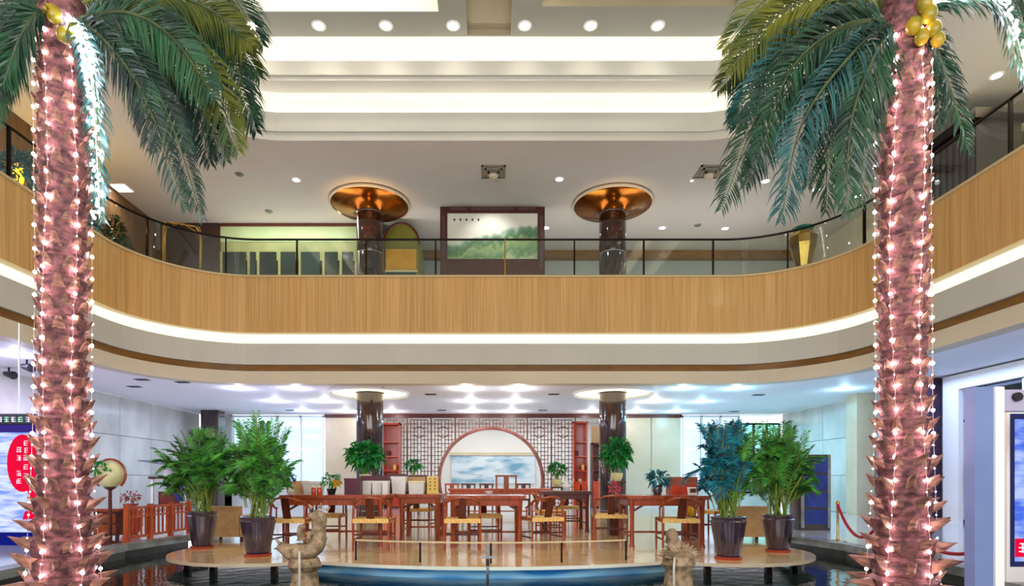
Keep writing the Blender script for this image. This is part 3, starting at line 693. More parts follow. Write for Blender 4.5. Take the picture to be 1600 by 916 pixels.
# red lacquer cabinets beside the lattice
def cabinet(x, w_, h, label, m):
    t = thing('lacquer_cabinet', label, 'cabinet', (x, 20.4, 0)); d = .4
    MB().box(-w_/2, -w_/2+.05, -d/2, d/2, 0, h).box(w_/2-.05, w_/2, -d/2, d/2, 0, h).box(-w_/2, w_/2, -d/2, d/2, h-.06, h).box(-w_/2, w_/2, d/2-.03, d/2, 0, h).build('carcass', M[m], t)
    nk = int((h-.2)/.5)
    for k in range(nk): MB().box(-w_/2+.05, w_/2-.05, -d/2, d/2-.03, .3+k*.5, .34+k*.5).build('shelf', M[m], t)
    for sd in (-1, 1): MB().box(sd*w_*.25-w_*.2, sd*w_*.25+w_*.2, -d/2-.02, -d/2, .06, .95).build('door', M['lacquer'], t)
    for k in range(nk-1): MB().cbox(-w_*.22+(k%3)*w_*.2, -.05, .34+k*.5+.1, .1, .1, .18).build('ornament', M[('maroon','cream','brass')[k%3]], t)
    return t
cabinet(-3.5, .62, 3.0, 'orange-red lacquer cabinet right of the left dark column', 'lacquer')
cabinet(3.15, .5, 3.05, 'red lacquer cabinet left of the right dark column', 'lacquer')
cabinet(3.85, .6, 2.3, 'brown shelf cabinet half hidden by the right dark column', 'lattice')
tag(MB().box(-.3, .3, -.02, .02, 0, .6).build('hanging_board', M['tanfab'], None, (3.85, 20.35, 2.302)), 'pale salmon board above the half-hidden brown shelf cabinet', 'board')

# ------------------------------------------------------------ tables and chairs
def table(px0, px1, ytop, yfoot, label, m='redwood', dep=.8, shelf=False, rz=0):
    D = F*EYE/(yfoot-VY); x0, x1 = (px0-VX)*D/F, (px1-VX)*D/F; h = EYE-(ytop-VY)*D/F; wd = x1-x0
    t = thing('tea_table', label, 'table', ((x0+x1)/2, D+dep/2, .006), rz, 'rosewood tea tables'); h -= .006
    MB().box(-wd/2, wd/2, -dep/2, dep/2, h-.045, h).box(-wd/2+.02, wd/2-.02, -dep/2+.02, dep/2-.02, h-.06, h-.045).build('tabletop', M[m], t)
    MB().box(-wd/2+.06, wd/2-.06, -dep/2+.05, -dep/2+.08, h-.15, h-.06).box(-wd/2+.06, wd/2-.06, dep/2-.08, dep/2-.05, h-.15, h-.06).box(-wd/2+.06, -wd/2+.09, -dep/2+.05, dep/2-.05, h-.15, h-.06).box(wd/2-.09, wd/2-.06, -dep/2+.05, dep/2-.05, h-.15, h-.06).build('apron', M[m], t)
    for sx in (-1, 1):
        for sy in (-1, 1):
            x, y = sx*(wd/2-.09), sy*(dep/2-.08)
            MB().lathe([(.045, 0), (.035, .06), (.032, h*.6), (.042, h-.12), (.046, h-.06)], 8, (x, y, 0)).build('leg', M[m], t, smooth=True)
            MB().bar((x-sx*.03, y, h-.22), (x-sx*.16, y, h-.14), .03, .02).build('bracket', M['redwood2'], t)
    MB().bar((-wd/2+.09, -dep/2+.08, .16), (-wd/2+.09, dep/2-.08, .16), .03).bar((wd/2-.09, -dep/2+.08, .16), (wd/2-.09, dep/2-.08, .16), .03).bar((-wd/2+.09, dep/2-.08, .16), (wd/2-.09, dep/2-.08, .16), .03).build('stretcher', M[m], t)
    t['h'] = h; return t
T1 = table(436, 602, 774, 857, 'long rosewood tea table at the front left with a thick front leg', dep=1.0)
T1b = table(618, 692, 773, 846, 'rosewood table carrying the pale boxes, left of the moon gate', dep=.9)
T2 = table(698, 822, 775, 857, 'rosewood tea table in the front centre below the moon gate', dep=.9)
T3 = table(846, 926, 768, 833, 'darker rosewood table behind, right of the moon gate', 'redwood2', dep=.9)
T4 = table(980, 1110, 775, 857, 'rosewood tea table at the front right beside the blue areca', 'redwood', dep=.9)
T5 = table(700, 862, 764, 812, 'far rosewood table inside the moon gate outline', 'orangewood', dep=.9)

def chair_proto():
    t = thing('wishbone_chair', 'x', 'chair', (0, 0, .006)); w_, d, h = .5, .44, .42
    MB().box(-w_/2-.005, w_/2+.005, -d/2-.02, d/2+.02, h-.035, h+.025).build('seat', M['straw'], t)
    MB().bar((-w_/2, -d/2, h), (w_/2, -d/2, h), .035).bar((-w_/2, d/2, h), (w_/2, d/2, h), .03).bar((-w_/2, -d/2, h), (-w_/2, d/2, h), .03).bar((w_/2, -d/2, h), (w_/2, d/2, h), .03).build('seat_frame', M['redwood'], t)
    for s in (-1, 1):
        MB().tube([(s*w_/2, -d/2, 0), (s*w_/2, -d/2, h+.02)], [.016, .02], 8).build('leg', M['redwood'], t, smooth=True)
        MB().tube([(s*w_/2, d/2, 0), (s*w_/2, d/2, h), (s*w_/2*.98, d/2-.02, h+.2), (s*w_/2, d/2+.05, h+.28)], [.016, .02, .018, .015], 8).build('leg', M['redwood'], t, smooth=True)
        MB().tube([(s*w_/2, -d/2+.24, h), (s*w_/2, -d/2+.24, h+.16)], .012, 6).build('arm_post', M['redwood'], t, smooth=True)
    pts = [(-w_/2*1.0, -d/2+.22, h+.16), (-w_/2*1.02, .08, h+.18), (-w_/2*.95, d/2-.02, h+.25), (-w_/2*.5, d/2+.09, h+.31), (0, d/2+.11, h+.33), (w_/2*.5, d/2+.09, h+.31), (w_/2*.95, d/2-.02, h+.25), (w_/2*1.02, .08, h+.18), (w_/2*1.0, -d/2+.22, h+.16)]
    MB().tube(pts, .016, 8).build('arm_rail', M['redwood'], t, smooth=True)
    MB().bar((0, d/2, h+.02), (0, d/2+.1, h+.32), .11, .014).build('splat', M['redwood2'], t)
    MB().bar((-w_/2, -d/2, .2), (w_/2, -d/2, .2), .022).bar((-w_/2, -d/2, .15), (-w_/2, d/2, .15), .022).bar((w_/2, -d/2, .15), (w_/2, d/2, .15), .022).bar((-w_/2, d/2, .22), (w_/2, d/2, .22), .022).build('stretcher', M['redwood2'], t)
    return t
cp_ = chair_proto(); first = [True]
def chair(px, yfoot, rz, label, group='rosewood chairs with straw seats'):
    D = F*EYE/(yfoot-VY)+.22; loc = ((px-VX)*D/F, D, .006)
    if first[0]:
        first[0] = False; o = cp_; o.location = loc; o.rotation_euler = (0, 0, math.radians(rz)); o['label'] = label; o['group'] = group; return o
    return dup(cp_, loc, math.radians(rz), label, group)
chair(585, 861, 178, 'straw-seat chair under the middle of the long left table')
chair(459, 861, 176, 'straw-seat chair at the far left end of the long left table')
chair(512, 848, 0, 'chair seen through the legs behind the long left table')
chair(722, 861, 184, 'straw-seat chair turned at the left corner of the front centre table')
chair(757, 849, 5, 'straw-seat chair behind the front centre table')
chair(846, 857, 200, 'straw-seat chair at the right end of the front centre table')
chair(952, 849, 176, 'straw-seat chair in front of the right dark column')
chair(886, 826, 0, 'chair tucked under the darker table right of the gate')
chair(1058, 861, 176, 'straw-seat chair under the front right table beside the yellow bottle')
chair(1112, 838, -60, 'chair turned sideways at the right end of the front right table')
chair(656, 832, 170, 'chair between the boxes table and the gate, near its ring foot')
chair(860, 838, 95, 'chair turned sideways left of the darker table')
# official-hat armchair and low chairs behind
def backchair(px, py, D, w_, h, label, m='redwood2', group='square-backed chairs in the gate'):
    p = W(px, py, D); t = thing('square_back_chair', label, 'chair', (p.x, D, 0), 0, group); H = p.z
    for s in (-1, 1):
        MB().bar((s*w_/2, 0, 0), (s*w_/2, 0, H), .04).build('leg', M[m], t)
        MB().bar((s*w_/2, .42, 0), (s*w_/2, .42, .45), .04).build('leg', M[m], t)
        MB().bar((s*w_/2, 0, .68), (s*w_/2, .4, .64), .03).build('arm', M[m], t)
    MB().box(-w_/2, w_/2, -.02, .44, .42, .47).build('seat', M[m], t)
    MB().bar((-w_/2-.03, 0, H), (w_/2+.03, 0, H), .045).build('crest_rail', M[m], t)
    MB().box(-.06, .06, -.01, .01, .47, H).build('splat', M[m], t); MB().bar((-w_/2, 0, .62), (w_/2, 0, .62), .03).build('back_rail', M[m], t)
    return t
backchair(791, 744, 13.6, .46, 0, 'tallest square-backed armchair inside the moon gate', 'redwood')
for px, nm in ((706,'leftmost low square-backed chair inside the gate'), (732,'second low square-backed chair from the left inside the gate'), (760,'low square-backed chair just left of the tall armchair'), (818,'low square-backed chair right of the tall armchair')):
    backchair(px, 757, 16.0, .34, 0, nm, 'orangewood' if px == 706 else 'redwood2')

# ------------------------------------------------------------ objects on the tables
def on(px, ybase, D): return ((px-VX)*D/F, D, EYE-(ybase-VY)*D/F)
T1H, T2H = T1['h']+.006, T1b['h']+.006
def boxthing(name, label, px0, px1, ytop, D, zb, dep, m, cat='box', lid=None, group=None, taper=1.0):
    x0, x1 = (px0-VX)*D/F, (px1-VX)*D/F; h = EYE+(VY-ytop)*D/F-zb; w_ = (x1-x0)
    t = thing(name, label, cat, ((x0+x1)/2, D+dep/2, zb), 0, group)
    a = taper
    vs = [(-w_/2*a,-dep/2*a,0),(w_/2*a,-dep/2*a,0),(w_/2*a,dep/2*a,0),(-w_/2*a,dep/2*a,0),(-w_/2,-dep/2,h),(w_/2,-dep/2,h),(w_/2,dep/2,h),(-w_/2,dep/2,h)]
    MB().add(vs, [(0,3,2,1),(4,5,6,7),(0,1,5,4),(1,2,6,5),(2,3,7,6),(3,0,4,7)]).build('body', M[m], t)
    MB().box(-w_/2-.006, w_/2+.006, -dep/2-.006, dep/2+.006, h-.03, h+.004).build('rim', M[lid or m], t)
    return t
D1 = 8.9; D2 = 9.9
boxthing('storage_tub', 'wide white tub at the left end of the long left table', 472, 500, 753, D1, T1H, .25, 'boxwhite', 'tub', taper=.85)
boxthing('gift_box', 'dark maroon box right of the yellow flowers', 538, 562, 748, D1, T1H, .2, 'maroon', 'box')
boxthing('wooden_crate', 'small tan wooden crate behind the white tub', 448, 476, 752, 9.3, T1H, .2, 'tanfab', 'crate')
boxthing('storage_tub', 'first grey-white tub from the left on the boxes table', 562, 580, 752, 9.2, T1H, .18, 'boxwhite', 'tub', taper=.9, group='pale tubs in a row')
boxthing('storage_tub', 'second grey-white tub from the left in the row', 581, 596, 752, 9.2, T1H, .18, 'boxwhite', 'tub', taper=.9, group='pale tubs in a row')
boxthing('storage_tub', 'third grey-white tub, before the tall white one', 597, 606, 752, 9.0, T1H, .18, 'boxwhite', 'tub', taper=.9, group='pale tubs in a row')
boxthing('storage_tub', 'tall white tub beside the low grey-white ones', 611, 634, 745, D2, T2H, .2, 'white', 'tub', taper=.85)
boxthing('storage_tub', 'green-tinted white tub in front of the dark-framed picture', 638, 662, 752, D2, T2H, .2, 'boxwhite', 'tub', lid='cream', taper=.92)
boxthing('display_box', 'maroon display box standing behind the row of tubs', 563, 608, 744, 9.45, T1H, .1, 'maroon', 'box')
boxthing('display_box', 'dark red upright box left of the green-tinted tub', 606, 634, 741, 10.15, T2H, .1, 'redwood2', 'box')
t = thing('framed_picture', 'dark-framed small picture with golden top on the boxes table', 'picture', on(650, 772, 10.3)); t.location.z = T2H
MB().box(-.2, .2, -.02, .02, 0, .32).build('frame', M['redwood2'], t); MB().box(-.17, .17, -.03, -.018, .03, .29).build('canvas', M['tanfab'], t)
t = thing('calligraphy_scroll', 'yellow calligraphy board at the right end of the boxes table', 'scroll', (on(675, 772, 10.0)[0], 10.1, T2H))
MB().box(-.1, .1, -.01, .01, 0, .30).build('sheet', mat('yellow_paper', '#ecd070', '#e0c058', .6, scale=(5,5,5)), t)
for i in range(2):
    for k in range(4):
        z = .26-k*.06; x = -.04+i*.08; MB().box(x-.015, x+.015, -.016, -.011, z-.006, z+.004).box(x-.004, x+.004, -.016, -.011, z-.02, z+.014).build('brush_mark', M['redwood2'], t)
for px, nm in ((490, 'left small red tea tin on the long left table'), (499, 'right small red tea tin on the long left table')):
    t = thing('tea_tin', nm, 'tin', (on(px, 772, 8.6)[0], 8.6, T1H)); MB().lathe([(.03, 0), (.034, .02), (.034, .09), (.022, .11)], 12).build('body', M['lacquer'], t, smooth=True); MB().lathe([(.024, .11), (.024, .13), (0, .135)], 12).build('lid', M['cream'], t, smooth=True)
def leaves(c, r, n, m, parent, size=.08, wid=.025, name='foliage', up=.3, seed=1, flat=.8):
    rr = random.Random(seed); mb = MB()
    for _ in range(n):
        d = Vector((rr.gauss(0, 1), rr.gauss(0, 1), rr.gauss(up, flat))).normalized(); p = Vector(c)+Vector((d.x*r[0], d.y*r[1], d.z*r[2]))*rr.uniform(.35, 1)
        dr = (d+Vector((rr.uniform(-.5, .5), rr.uniform(-.5, .5), rr.uniform(-.6, .3)))).normalized(); s = dr.cross(Vector((rr.uniform(-1,1), rr.uniform(-1,1), 1))).normalized()*wid*rr.uniform(.7, 1.2); L = size*rr.uniform(.7, 1.3)
        q = p+dr*L*.5; e = p+dr*L+Vector((0, 0, -L*.35)); u = Vector((0, 0, wid*.2))
        mb.add([p, q+s+u, e, q-s+u, q-u], [(0, 1, 4), (1, 2, 4), (2, 3, 4), (3, 0, 4)])
    return mb.build(name, M[m] if isinstance(m, str) else m, parent)
t = thing('flower_pot', 'potted plant with yellow flowers on the long left table', 'plant', (on(518, 772, 8.8)[0], 8.8, T1H))
MB().lathe([(.05, 0), (.07, .08), (.075, .09)], 14).build('pot', M['black'], t, smooth=True); leaves((0, 0, .22), (.13, .1, .09), 90, 'leaf', t, .08, .02, seed=3); leaves((.08, -.03, .17), (.07, .05, .05), 60, 'yellow', t, .04, .02, 'blossoms', seed=4)
t = thing('white_vase', 'pale vase with blue flowers beside the tall left areca', 'vase', (on(452, 772, 9.6)[0], 9.6, T1H-.02))
t.location = (on(455, 775, 8.9)[0], 8.9, T1H)
MB().lathe([(.03, 0), (.05, .05), (.02, .13), (.03, .15)], 14).build('vase', M['boxwhite'], t, smooth=True); leaves((-.02, 0, .24), (.09, .07, .08), 60, 'bluefab', t, .05, .02, 'blossoms', seed=6)
# potted plants on stands
def standplant(px, pyc, pyb, D, rx, rz_, label, n=260, m='leaf', potm='cream', potr=.14, stand='redwood2', leaf=.13):
    c = W(px, pyc, D); zb = W(px, pyb, D).z; t = thing('plant_on_stand', label, 'plant', (c.x, D, 0))
    MB().box(-.17, .17, -.17, .17, zb-.22, zb-.18).build('stand_top', M[stand], t)
    for sx in (-1, 1):
        for sy in (-1, 1): MB().bar((sx*.15, sy*.15, 0), (sx*.13, sy*.13, zb-.22), .03).build('stand_leg', M[stand], t)
    MB().lathe([(potr*.6, zb-.18), (potr*.9, zb-.1), (potr, zb-.0), (potr*.95, zb+.01)], 16).build('pot', M[potm], t, smooth=True)
    for k in range(5):
        a = k*1.26; MB().tube([(0, 0, zb), (.04*math.cos(a), .04*math.sin(a), zb+.1), (rx*.5*math.cos(a), rx*.5*math.sin(a), c.z)], .012, 5).build('stem', M['cane'], t)
    leaves((0, 0, c.z), (rx, rx, rz_), n, m, t, leaf, leaf*.28, seed=px); return t
standplant(571, 712, 742, 13.2, .36, .27, 'bushy bright green plant in front of the left dark column', 420, leaf=.2)
standplant(964, 707, 740, 13.2, .27, .3, 'bright green drooping plant in front of the right dark column', 360, leaf=.18)
standplant(870, 733, 750, 15.0, .22, .14, 'small round green plant beside the right foot of the gate ring', 160)
standplant(646, 727, 745, 16.5, .2, .12, 'small green plant before the lattice, left of the gate', 120, potm='boxwhite')
# items at right table
T4H = T4['h']+.006; DR = 9.2
t = thing('leafy_vase', 'dark vase with spreading green leaves on the front right table', 'vase', (on(1027, 772, DR)[0], DR, T4H))
MB().lathe([(.06, 0), (.08, .06), (.06, .13), (.07, .15)], 14).build('vase', M['pot'], t, smooth=True); leaves((0, 0, .27), (.16, .12, .09), 80, 'areca_b', t, .12, .03, seed=9)
t = thing('writing_box', 'red box with an open brown lid on the front right table', 'box', (on(1070, 772, DR)[0], DR+.1, T4H))
MB().box(-.23, .2, -.14, .14, 0, .14).build('body', M['lacquer'], t); MB().box(-.28, .24, .0, .03, .14, .28).build('lid', mat('brown_lid', '#a85c3c', '#8c4430', .4, scale=(3,3,3)), t)
t = thing('price_sign', 'small pale table sign right of the red writing box', 'sign', (on(1082, 775, 8.8)[0], 8.8, T4H))
MB().bar((0, 0, 0), (0, .04, .12), .14, .012).build('card', M['boxwhite'], t); MB().box(-.04, .05, -.012, -.008, .04, .1).build('panel', M['redwood2'], t)
t = thing('tea_bowl', 'small pale bowl on the front centre table', 'bowl', (on(764, 773, 8.9)[0], 8.9, T2['h']+.006)); MB().lathe([(.03, 0), (.06, .04), (.07, .06), (.062, .06), (.03, .015)], 16).build('bowl', M['boxwhite'], t, smooth=True)
t = thing('white_ewer', 'white porcelain ewer on the darker table right of the gate', 'ewer', (on(885, 766, 11.2)[0], 11.2, T3['h']+.006)); MB().lathe([(.05, 0), (.08, .08), (.03, .18), (.02, .28), (.035, .3)], 14).build('body', M['boxwhite'], t, smooth=True); MB().tube([(.05, 0, .1), (.12, 0, .16), (.14, 0, .24)], .012, 6).build('spout', M['boxwhite'], t)
t = thing('orchid_vase', 'pink orchid in a dark vase before the right dark column', 'plant', W(961, 812, 10.4)); t.location.z = .006
MB().box(-.12, .12, -.12, .12, .0, .38).build('plinth', M['redwood2'], t); MB().lathe([(.07, .38), (.13, .48), (.08, .6), (.09, .63)], 16).build('vase', M['pot'], t, smooth=True)
for k in (-1, 0, 1): MB().tube([(0, 0, .6), (k*.03, 0, .8), (k*.08, -.02, .93)], .007, 5).build('stem', M['cane'], t)
leaves((0, 0, .84), (.09, .06, .12), 80, 'pink', t, .06, .03, 'blossoms', seed=12)
t = thing('yellow_bottle', 'tall yellow bottle standing in front of the red box at right', 'bottle', W(1079, 806, 9.6)); t.location.z = .4
MB().box(-.12, .12, -.12, .12, -.394, 0).build('stool', M['redwood2'], t); MB().lathe([(.075, 0), (.08, .05), (.07, .12), (.03, .2), (.025, .26), (0, .26)], 14).build('bottle', M['yellow'], t, smooth=True)

# ------------------------------------------------------------ areca palms in pots on the lobes
def areca(px, yb, ptop, xl, xr, yt, pwt, D, label, blue=False, seed=1, ych=None):
    s = D/F; t = thing('potted_areca', label, 'plant', ((px-VX)*s, D, .006)); H = (yb-ptop)*s; r = pwt*s/2; rr = random.Random(seed)
    rib = lambda a, z: 1+.02*math.cos(a*20)
    MB().lathe([(r*.75, 0), (r*.8, .015), (r*.8, .03), (0, .03)], 24).build('saucer', M['saucer'], t, smooth=True)
    MB().lathe([(r*.62, .03), (r*.68, .1*H), (r*.86, .55*H), (r*.97, .82*H), (r*1.0, .88*H), (r*.93, .92*H), (r*1.0, .97*H), (r*1.0, H), (r*.9, H), (r*.85, .9*H), (0, .9*H)], 60, wob=rib).build('pot', M['pot'], t, smooth=True)
    MB().lathe([(r*.8, .9*H+.005), (0, .91*H+.01)], 20, cap=False).build('soil', M['soil'], t)
    Zt = (yb-yt)*s; XL, XR = (xl-px)*s, (xr-px)*s
    cn = MB(); fo = MB(); fob = MB()
    for k in range(13):
        a = rr.uniform(0, 2*PI); b0 = Vector((r*.5*math.cos(a), r*.5*math.sin(a), .9*H)); tx = rr.uniform(XL, XR)*.4; b1 = Vector((tx, rr.uniform(-.25, .25), H+(Zt-H)*rr.uniform(.3, .5)))
        cn.tube([b0, b0.lerp(b1, .5)+Vector((0, 0, .06)), b1], [.016, .012, .008], 6)
    for k in range(105):
        u = rr.uniform(-1, 1); side = XR if u > 0 else -XL
        b0 = Vector((u*side*.28, rr.uniform(-.15, .15), H+(Zt-H)*rr.uniform(.02, .5)))
        ev = Vector((u*side*rr.uniform(.5, 1.0), rr.uniform(-.5, .45), 0)); zt = H+(Zt-H)*(rr.uniform(.25, .75) if abs(u) > .6 else rr.uniform(.45, 1.0))
        e = Vector((ev.x, ev.y, zt)); mid = b0.lerp(e, .55)+Vector((0, 0, .16)); e.z -= .05
        pts = [b0*(1-v)**2+mid*2*v*(1-v)+e*v*v for v in [i/9 for i in range(10)]]
        cn.tube(pts, [.006]*9+[.003], 4, cap=False)
        tgt = fob if blue and e.x < .05 else fo  # blue light on the left half is painted in as leaf colour
        for i in range(2, 10):
            dd = (pts[i]-pts[i-1]).normalized(); sd = dd.cross(Vector((0, 0, 1)))
            if sd.length < .1: sd = Vector((1, 0, 0))
            sd.normalize()
            for q in (-1, 1):
              for h_ in (0, .33, .66):
                p = pts[i]-(pts[i]-pts[i-1])*h_
                L = .17*(1-abs(i-5)/9)*rr.uniform(.8, 1.2); dr = (sd*q*.8+dd*.75+Vector((0, 0, rr.uniform(-.1, .3)))).normalized(); wv = dd.cross(dr).cross(dr).normalized()*.0052
                m_ = p+dr*L*.5; ee = p+dr*L+Vector((0, 0, -L*.25)); tgt.add([p, m_+wv, ee, m_-wv], [(0, 1, 2), (0, 2, 3)])
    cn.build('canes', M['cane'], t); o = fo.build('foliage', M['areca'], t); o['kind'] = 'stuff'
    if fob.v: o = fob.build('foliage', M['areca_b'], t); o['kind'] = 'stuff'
    return t
areca(316, 857, 800, 246, 362, 664, 43, 8.4, 'areca palm in a ribbed dark pot, farthest left of the four', seed=1)
areca(403, 869, 808, 335, 464, 645, 52, 7.56, 'tall areca palm in a ribbed pot beside the left stone figure', seed=2)
areca(1138, 874, 808, 1078, 1192, 652, 52, 7.26, 'blue-lit areca palm in a ribbed pot beside the right stone figure', True, seed=3)
areca(1216, 862, 805, 1160, 1280, 652, 46, 8.0, 'areca palm in a ribbed purple pot, farthest right of the four', seed=5)

# ------------------------------------------------------------ carved fountain figures, nozzle, low rail
def sculpt(name, nodes, edges, parent, m, sub=1, disp=.012):
    me = bpy.data.meshes.new(name); me.from_pydata([n_[:3] for n_ in nodes], edges, []); o = bpy.data.objects.new(name, me); C.objects.link(o)
    sk = o.modifiers.new('skin', 'SKIN'); sk.use_smooth_shade = True
    for i, n_ in enumerate(nodes): o.data.skin_vertices[0].data[i].radius = (n_[3]*1.2, n_[3]*1.2)
    o.data.skin_vertices[0].data[0].use_root = True
    if sub: sb = o.modifiers.new('sub', 'SUBSURF'); sb.levels = sub+1; sb.render_levels = sub+1
    if disp:
        tx = bpy.data.textures.new('carving', 'CLOUDS'); tx.noise_scale = .035; dm = o.modifiers.new('d', 'DISPLACE'); dm.texture = tx; dm.strength = disp*2
    me.materials.append(m); o.parent = parent; return o
def px3(px, py, D, base): v = W(px, py, D); return (v.x-base[0], v.y-base[1], v.z)
Ds = 5.9; b0 = ((476-VX)*Ds/F, Ds)
fg = thing('stone_fish_fountain', 'carved tan stone dragon-fish fountain figure at the left of the platform', 'statue', (b0[0], b0[1], 0)); fg.location.z = 0
def q(px, py, dD=0, r=.05, base=b0): v = W(px, py, Ds+dD); return (v.x-base[0], v.y-base[1], v.z, r)
body = [q(474,868,0,.11), q(452,862,.02,.07), q(441,856,.04,.045), q(436,850,.05,.05), q(493,860,0,.10), q(500,845,0,.075), q(497,828,0,.06), q(498,812,-.02,.055), q(505,801,-.05,.05), q(489,803,-.07,.04), q(480,806,-.1,.025), q(474,878,0,.1)]
sculpt('body', body, [(0,1),(1,2),(2,3),(0,4),(4,5),(5,6),(6,7),(7,8),(7,9),(9,10),(0,11)], fg, M['stone'])
sculpt('young_fish', [q(472,850,-.08,.035), q(470,838,-.09,.03), q(468,828,-.1,.035), q(476,820,-.1,.03), q(484,842,-.05,.03), q(482,830,-.05,.03)], [(0,1),(1,2),(2,3),(0,4),(4,5)], fg, M['stone'])
for (a, b) in (((488,795),(482,788)), ((500,795),(502,786)), ((510,798),(516,792)), ((438,850),(430,842)), ((438,856),(428,858)), ((512,850),(520,858))):
    A, B_ = q(*a), q(*b); MB().tube([A[:3], B_[:3]], [.022, .006], 6).build('fin', M['stone'], fg, smooth=True)
MB().blob(q(487, 799, -.1)[:3], .014, 8, 6).build('eye', M['black'], fg)
z0 = -.5
MB().lathe([(.2, -.5), (.17, -.2), (.13, .0), (.12, .06), (.17, .12), (.14, .2)], 14, wob=lambda a, z: 1+.06*math.sin(5*a+z*9)).build('pedestal', M['stone'], fg, smooth=True)
MB().tube([q(468,862,-.14)[:3], q(468,880,-.2)[:3], (q(468,900,-.24)[0], -.24, -.16)], .012, 6).build('water_spout', mat('pale_water', '#dcd8c8', rough=.2, trans=.3), fg)
b1 = ((1060-VX)*Ds/F, Ds)
fr_ = thing('stone_lotus_fountain', 'carved tan stone lotus-finned fountain figure before the blue areca', 'statue', (b1[0], b1[1], 0))
def q1(px, py, dD=0, r=.05): return q(px, py, dD, r, b1)
nodes = [q1(1060,872,0,.11), q1(1058,858,0,.08), q1(1052,846,-.02,.06), q1(1048,834,-.05,.055), q1(1056,828,-.06,.04), q1(1080,862,0,.06), q1(1040,862,0,.06), q1(1060,882,0,.1)]
sculpt('body', nodes, [(0,1),(1,2),(2,3),(3,4),(0,5),(0,6),(0,7)], fr_, M['stone'])
for k in range(13):
    a = math.radians(10+k*160/12); 
    for j, (rad, yy) in enumerate(((.22, 0), (.18, -.1))):
        A = (0.07*math.cos(a), yy, .2+.02*math.sin(a)); B_ = (rad*math.cos(a), yy-.02, .2+rad*.75*math.sin(a)); Mm = tuple((A[i]+B_[i])/2+(0, -.02, .015)[i] for i in range(3))
        MB().tube([A, Mm, B_], [.018, .024, .008], 6).build('fin', M['stone'], fr_, smooth=True)
MB().lathe([(.19, -.5), (.16, -.2), (.14, .0), (.13, .08), (.17, .14), (.14, .22)], 14, wob=lambda a, z: 1+.06*math.sin(6*a+z*9)).build('pedestal', M['stone'], fr_, smooth=True)
MB().tube([q1(1054,872,-.14)[:3], q1(1053,885,-.2)[:3], (q1(1053,900,-.24)[0], -.24, -.16)], .012, 6).build('water_spout', MATS['pale_water'], fr_)
nz = thing('fountain_nozzle', 'slim steel fountain nozzle post with a crossbar at the pool centre', 'nozzle', W(762, 852, 5.7)); zt = nz.location.z; nz.location.z = 0
MB().tube([(0, 0, -.5), (0, 0, zt)], .014, 8).build('pipe', M['steel'], nz, smooth=True); MB().bar((-.09, 0, zt-.12), (.09, 0, zt-.12), .02).build('crossbar', M['steel'], nz); MB().cbox(0, 0, zt-.17, .035, .04, .07).build('valve', M['black'], nz)
lr = thing('low_rail', 'low thin brass rail along the curved front edge of the platform', 'railing', (0, 0, .006))
ra = arc(0, 11.75, 4.9, -70, -110, 16)
MB().tube([(x, y, .245) for x, y in ra], .011, 6).build('rail', M['cap'], lr, smooth=True)
for k in (0, 4, 8, 12, 16): x, y = ra[k]; MB().tube([(x, y, 0), (x, y, .245)], .012, 6).build('post', M['darkmetal'], lr)
# small green pond plants in the water by the lobes are dark reflections: nothing built

# ------------------------------------------------------------ the two big lit palms
def catmull(P, n):
    P = [P[0]*2-P[1]]+P+[P[-1]*2-P[-2]]; out = []; seg = len(P)-3
    for i in range(n+1):
        u = i/n*seg; k = min(int(u), seg-1); t = u-k; a, b, c, d = P[k:k+4]
        out.append(.5*((2*b)+(c-a)*t+(2*a-5*b+4*c-d)*t*t+(3*b-a-3*c+d)*t**3))
    return out
bulb_me = MB().blob((0, 0, 0), .0125, 6, 4).mesh('bulb'); bulb_me.materials.append(M['bulb'])
bulbw_me = MB().blob((0, 0, 0), .0125, 6, 4).mesh('bulb'); bulbw_me.materials.append(emat('cool_fairy_bulb', '#e4f2ff', 26))
def boot_mesh(k):
    rr = random.Random(k); m = MB(); o = .05
    # a leaf base: broad at the trunk, curving out and up to a blunt tip, keeled
    m.add([(-.01, -.05, 0), (-.01, .05, 0), (.03, -.04, .05), (.03, .04, .05), (.055, 0, .03), (.09+o*rr.random(), -.018, .11), (.09+o*rr.random(), .018, .11), (.12, 0, .10), (0, -.04, .09), (0, .04, .09)],
          [(0, 4, 2), (1, 3, 4), (0, 1, 4), (2, 4, 7, 5), (4, 3, 6, 7), (5, 7, 6), (2, 5, 8), (3, 9, 6), (5, 6, 9, 8), (0, 2, 8), (1, 9, 3)])
    me = m.mesh('leaf_base'); me.materials.append(M['boot']); return me
boots = [boot_mesh(k) for k in range(4)]
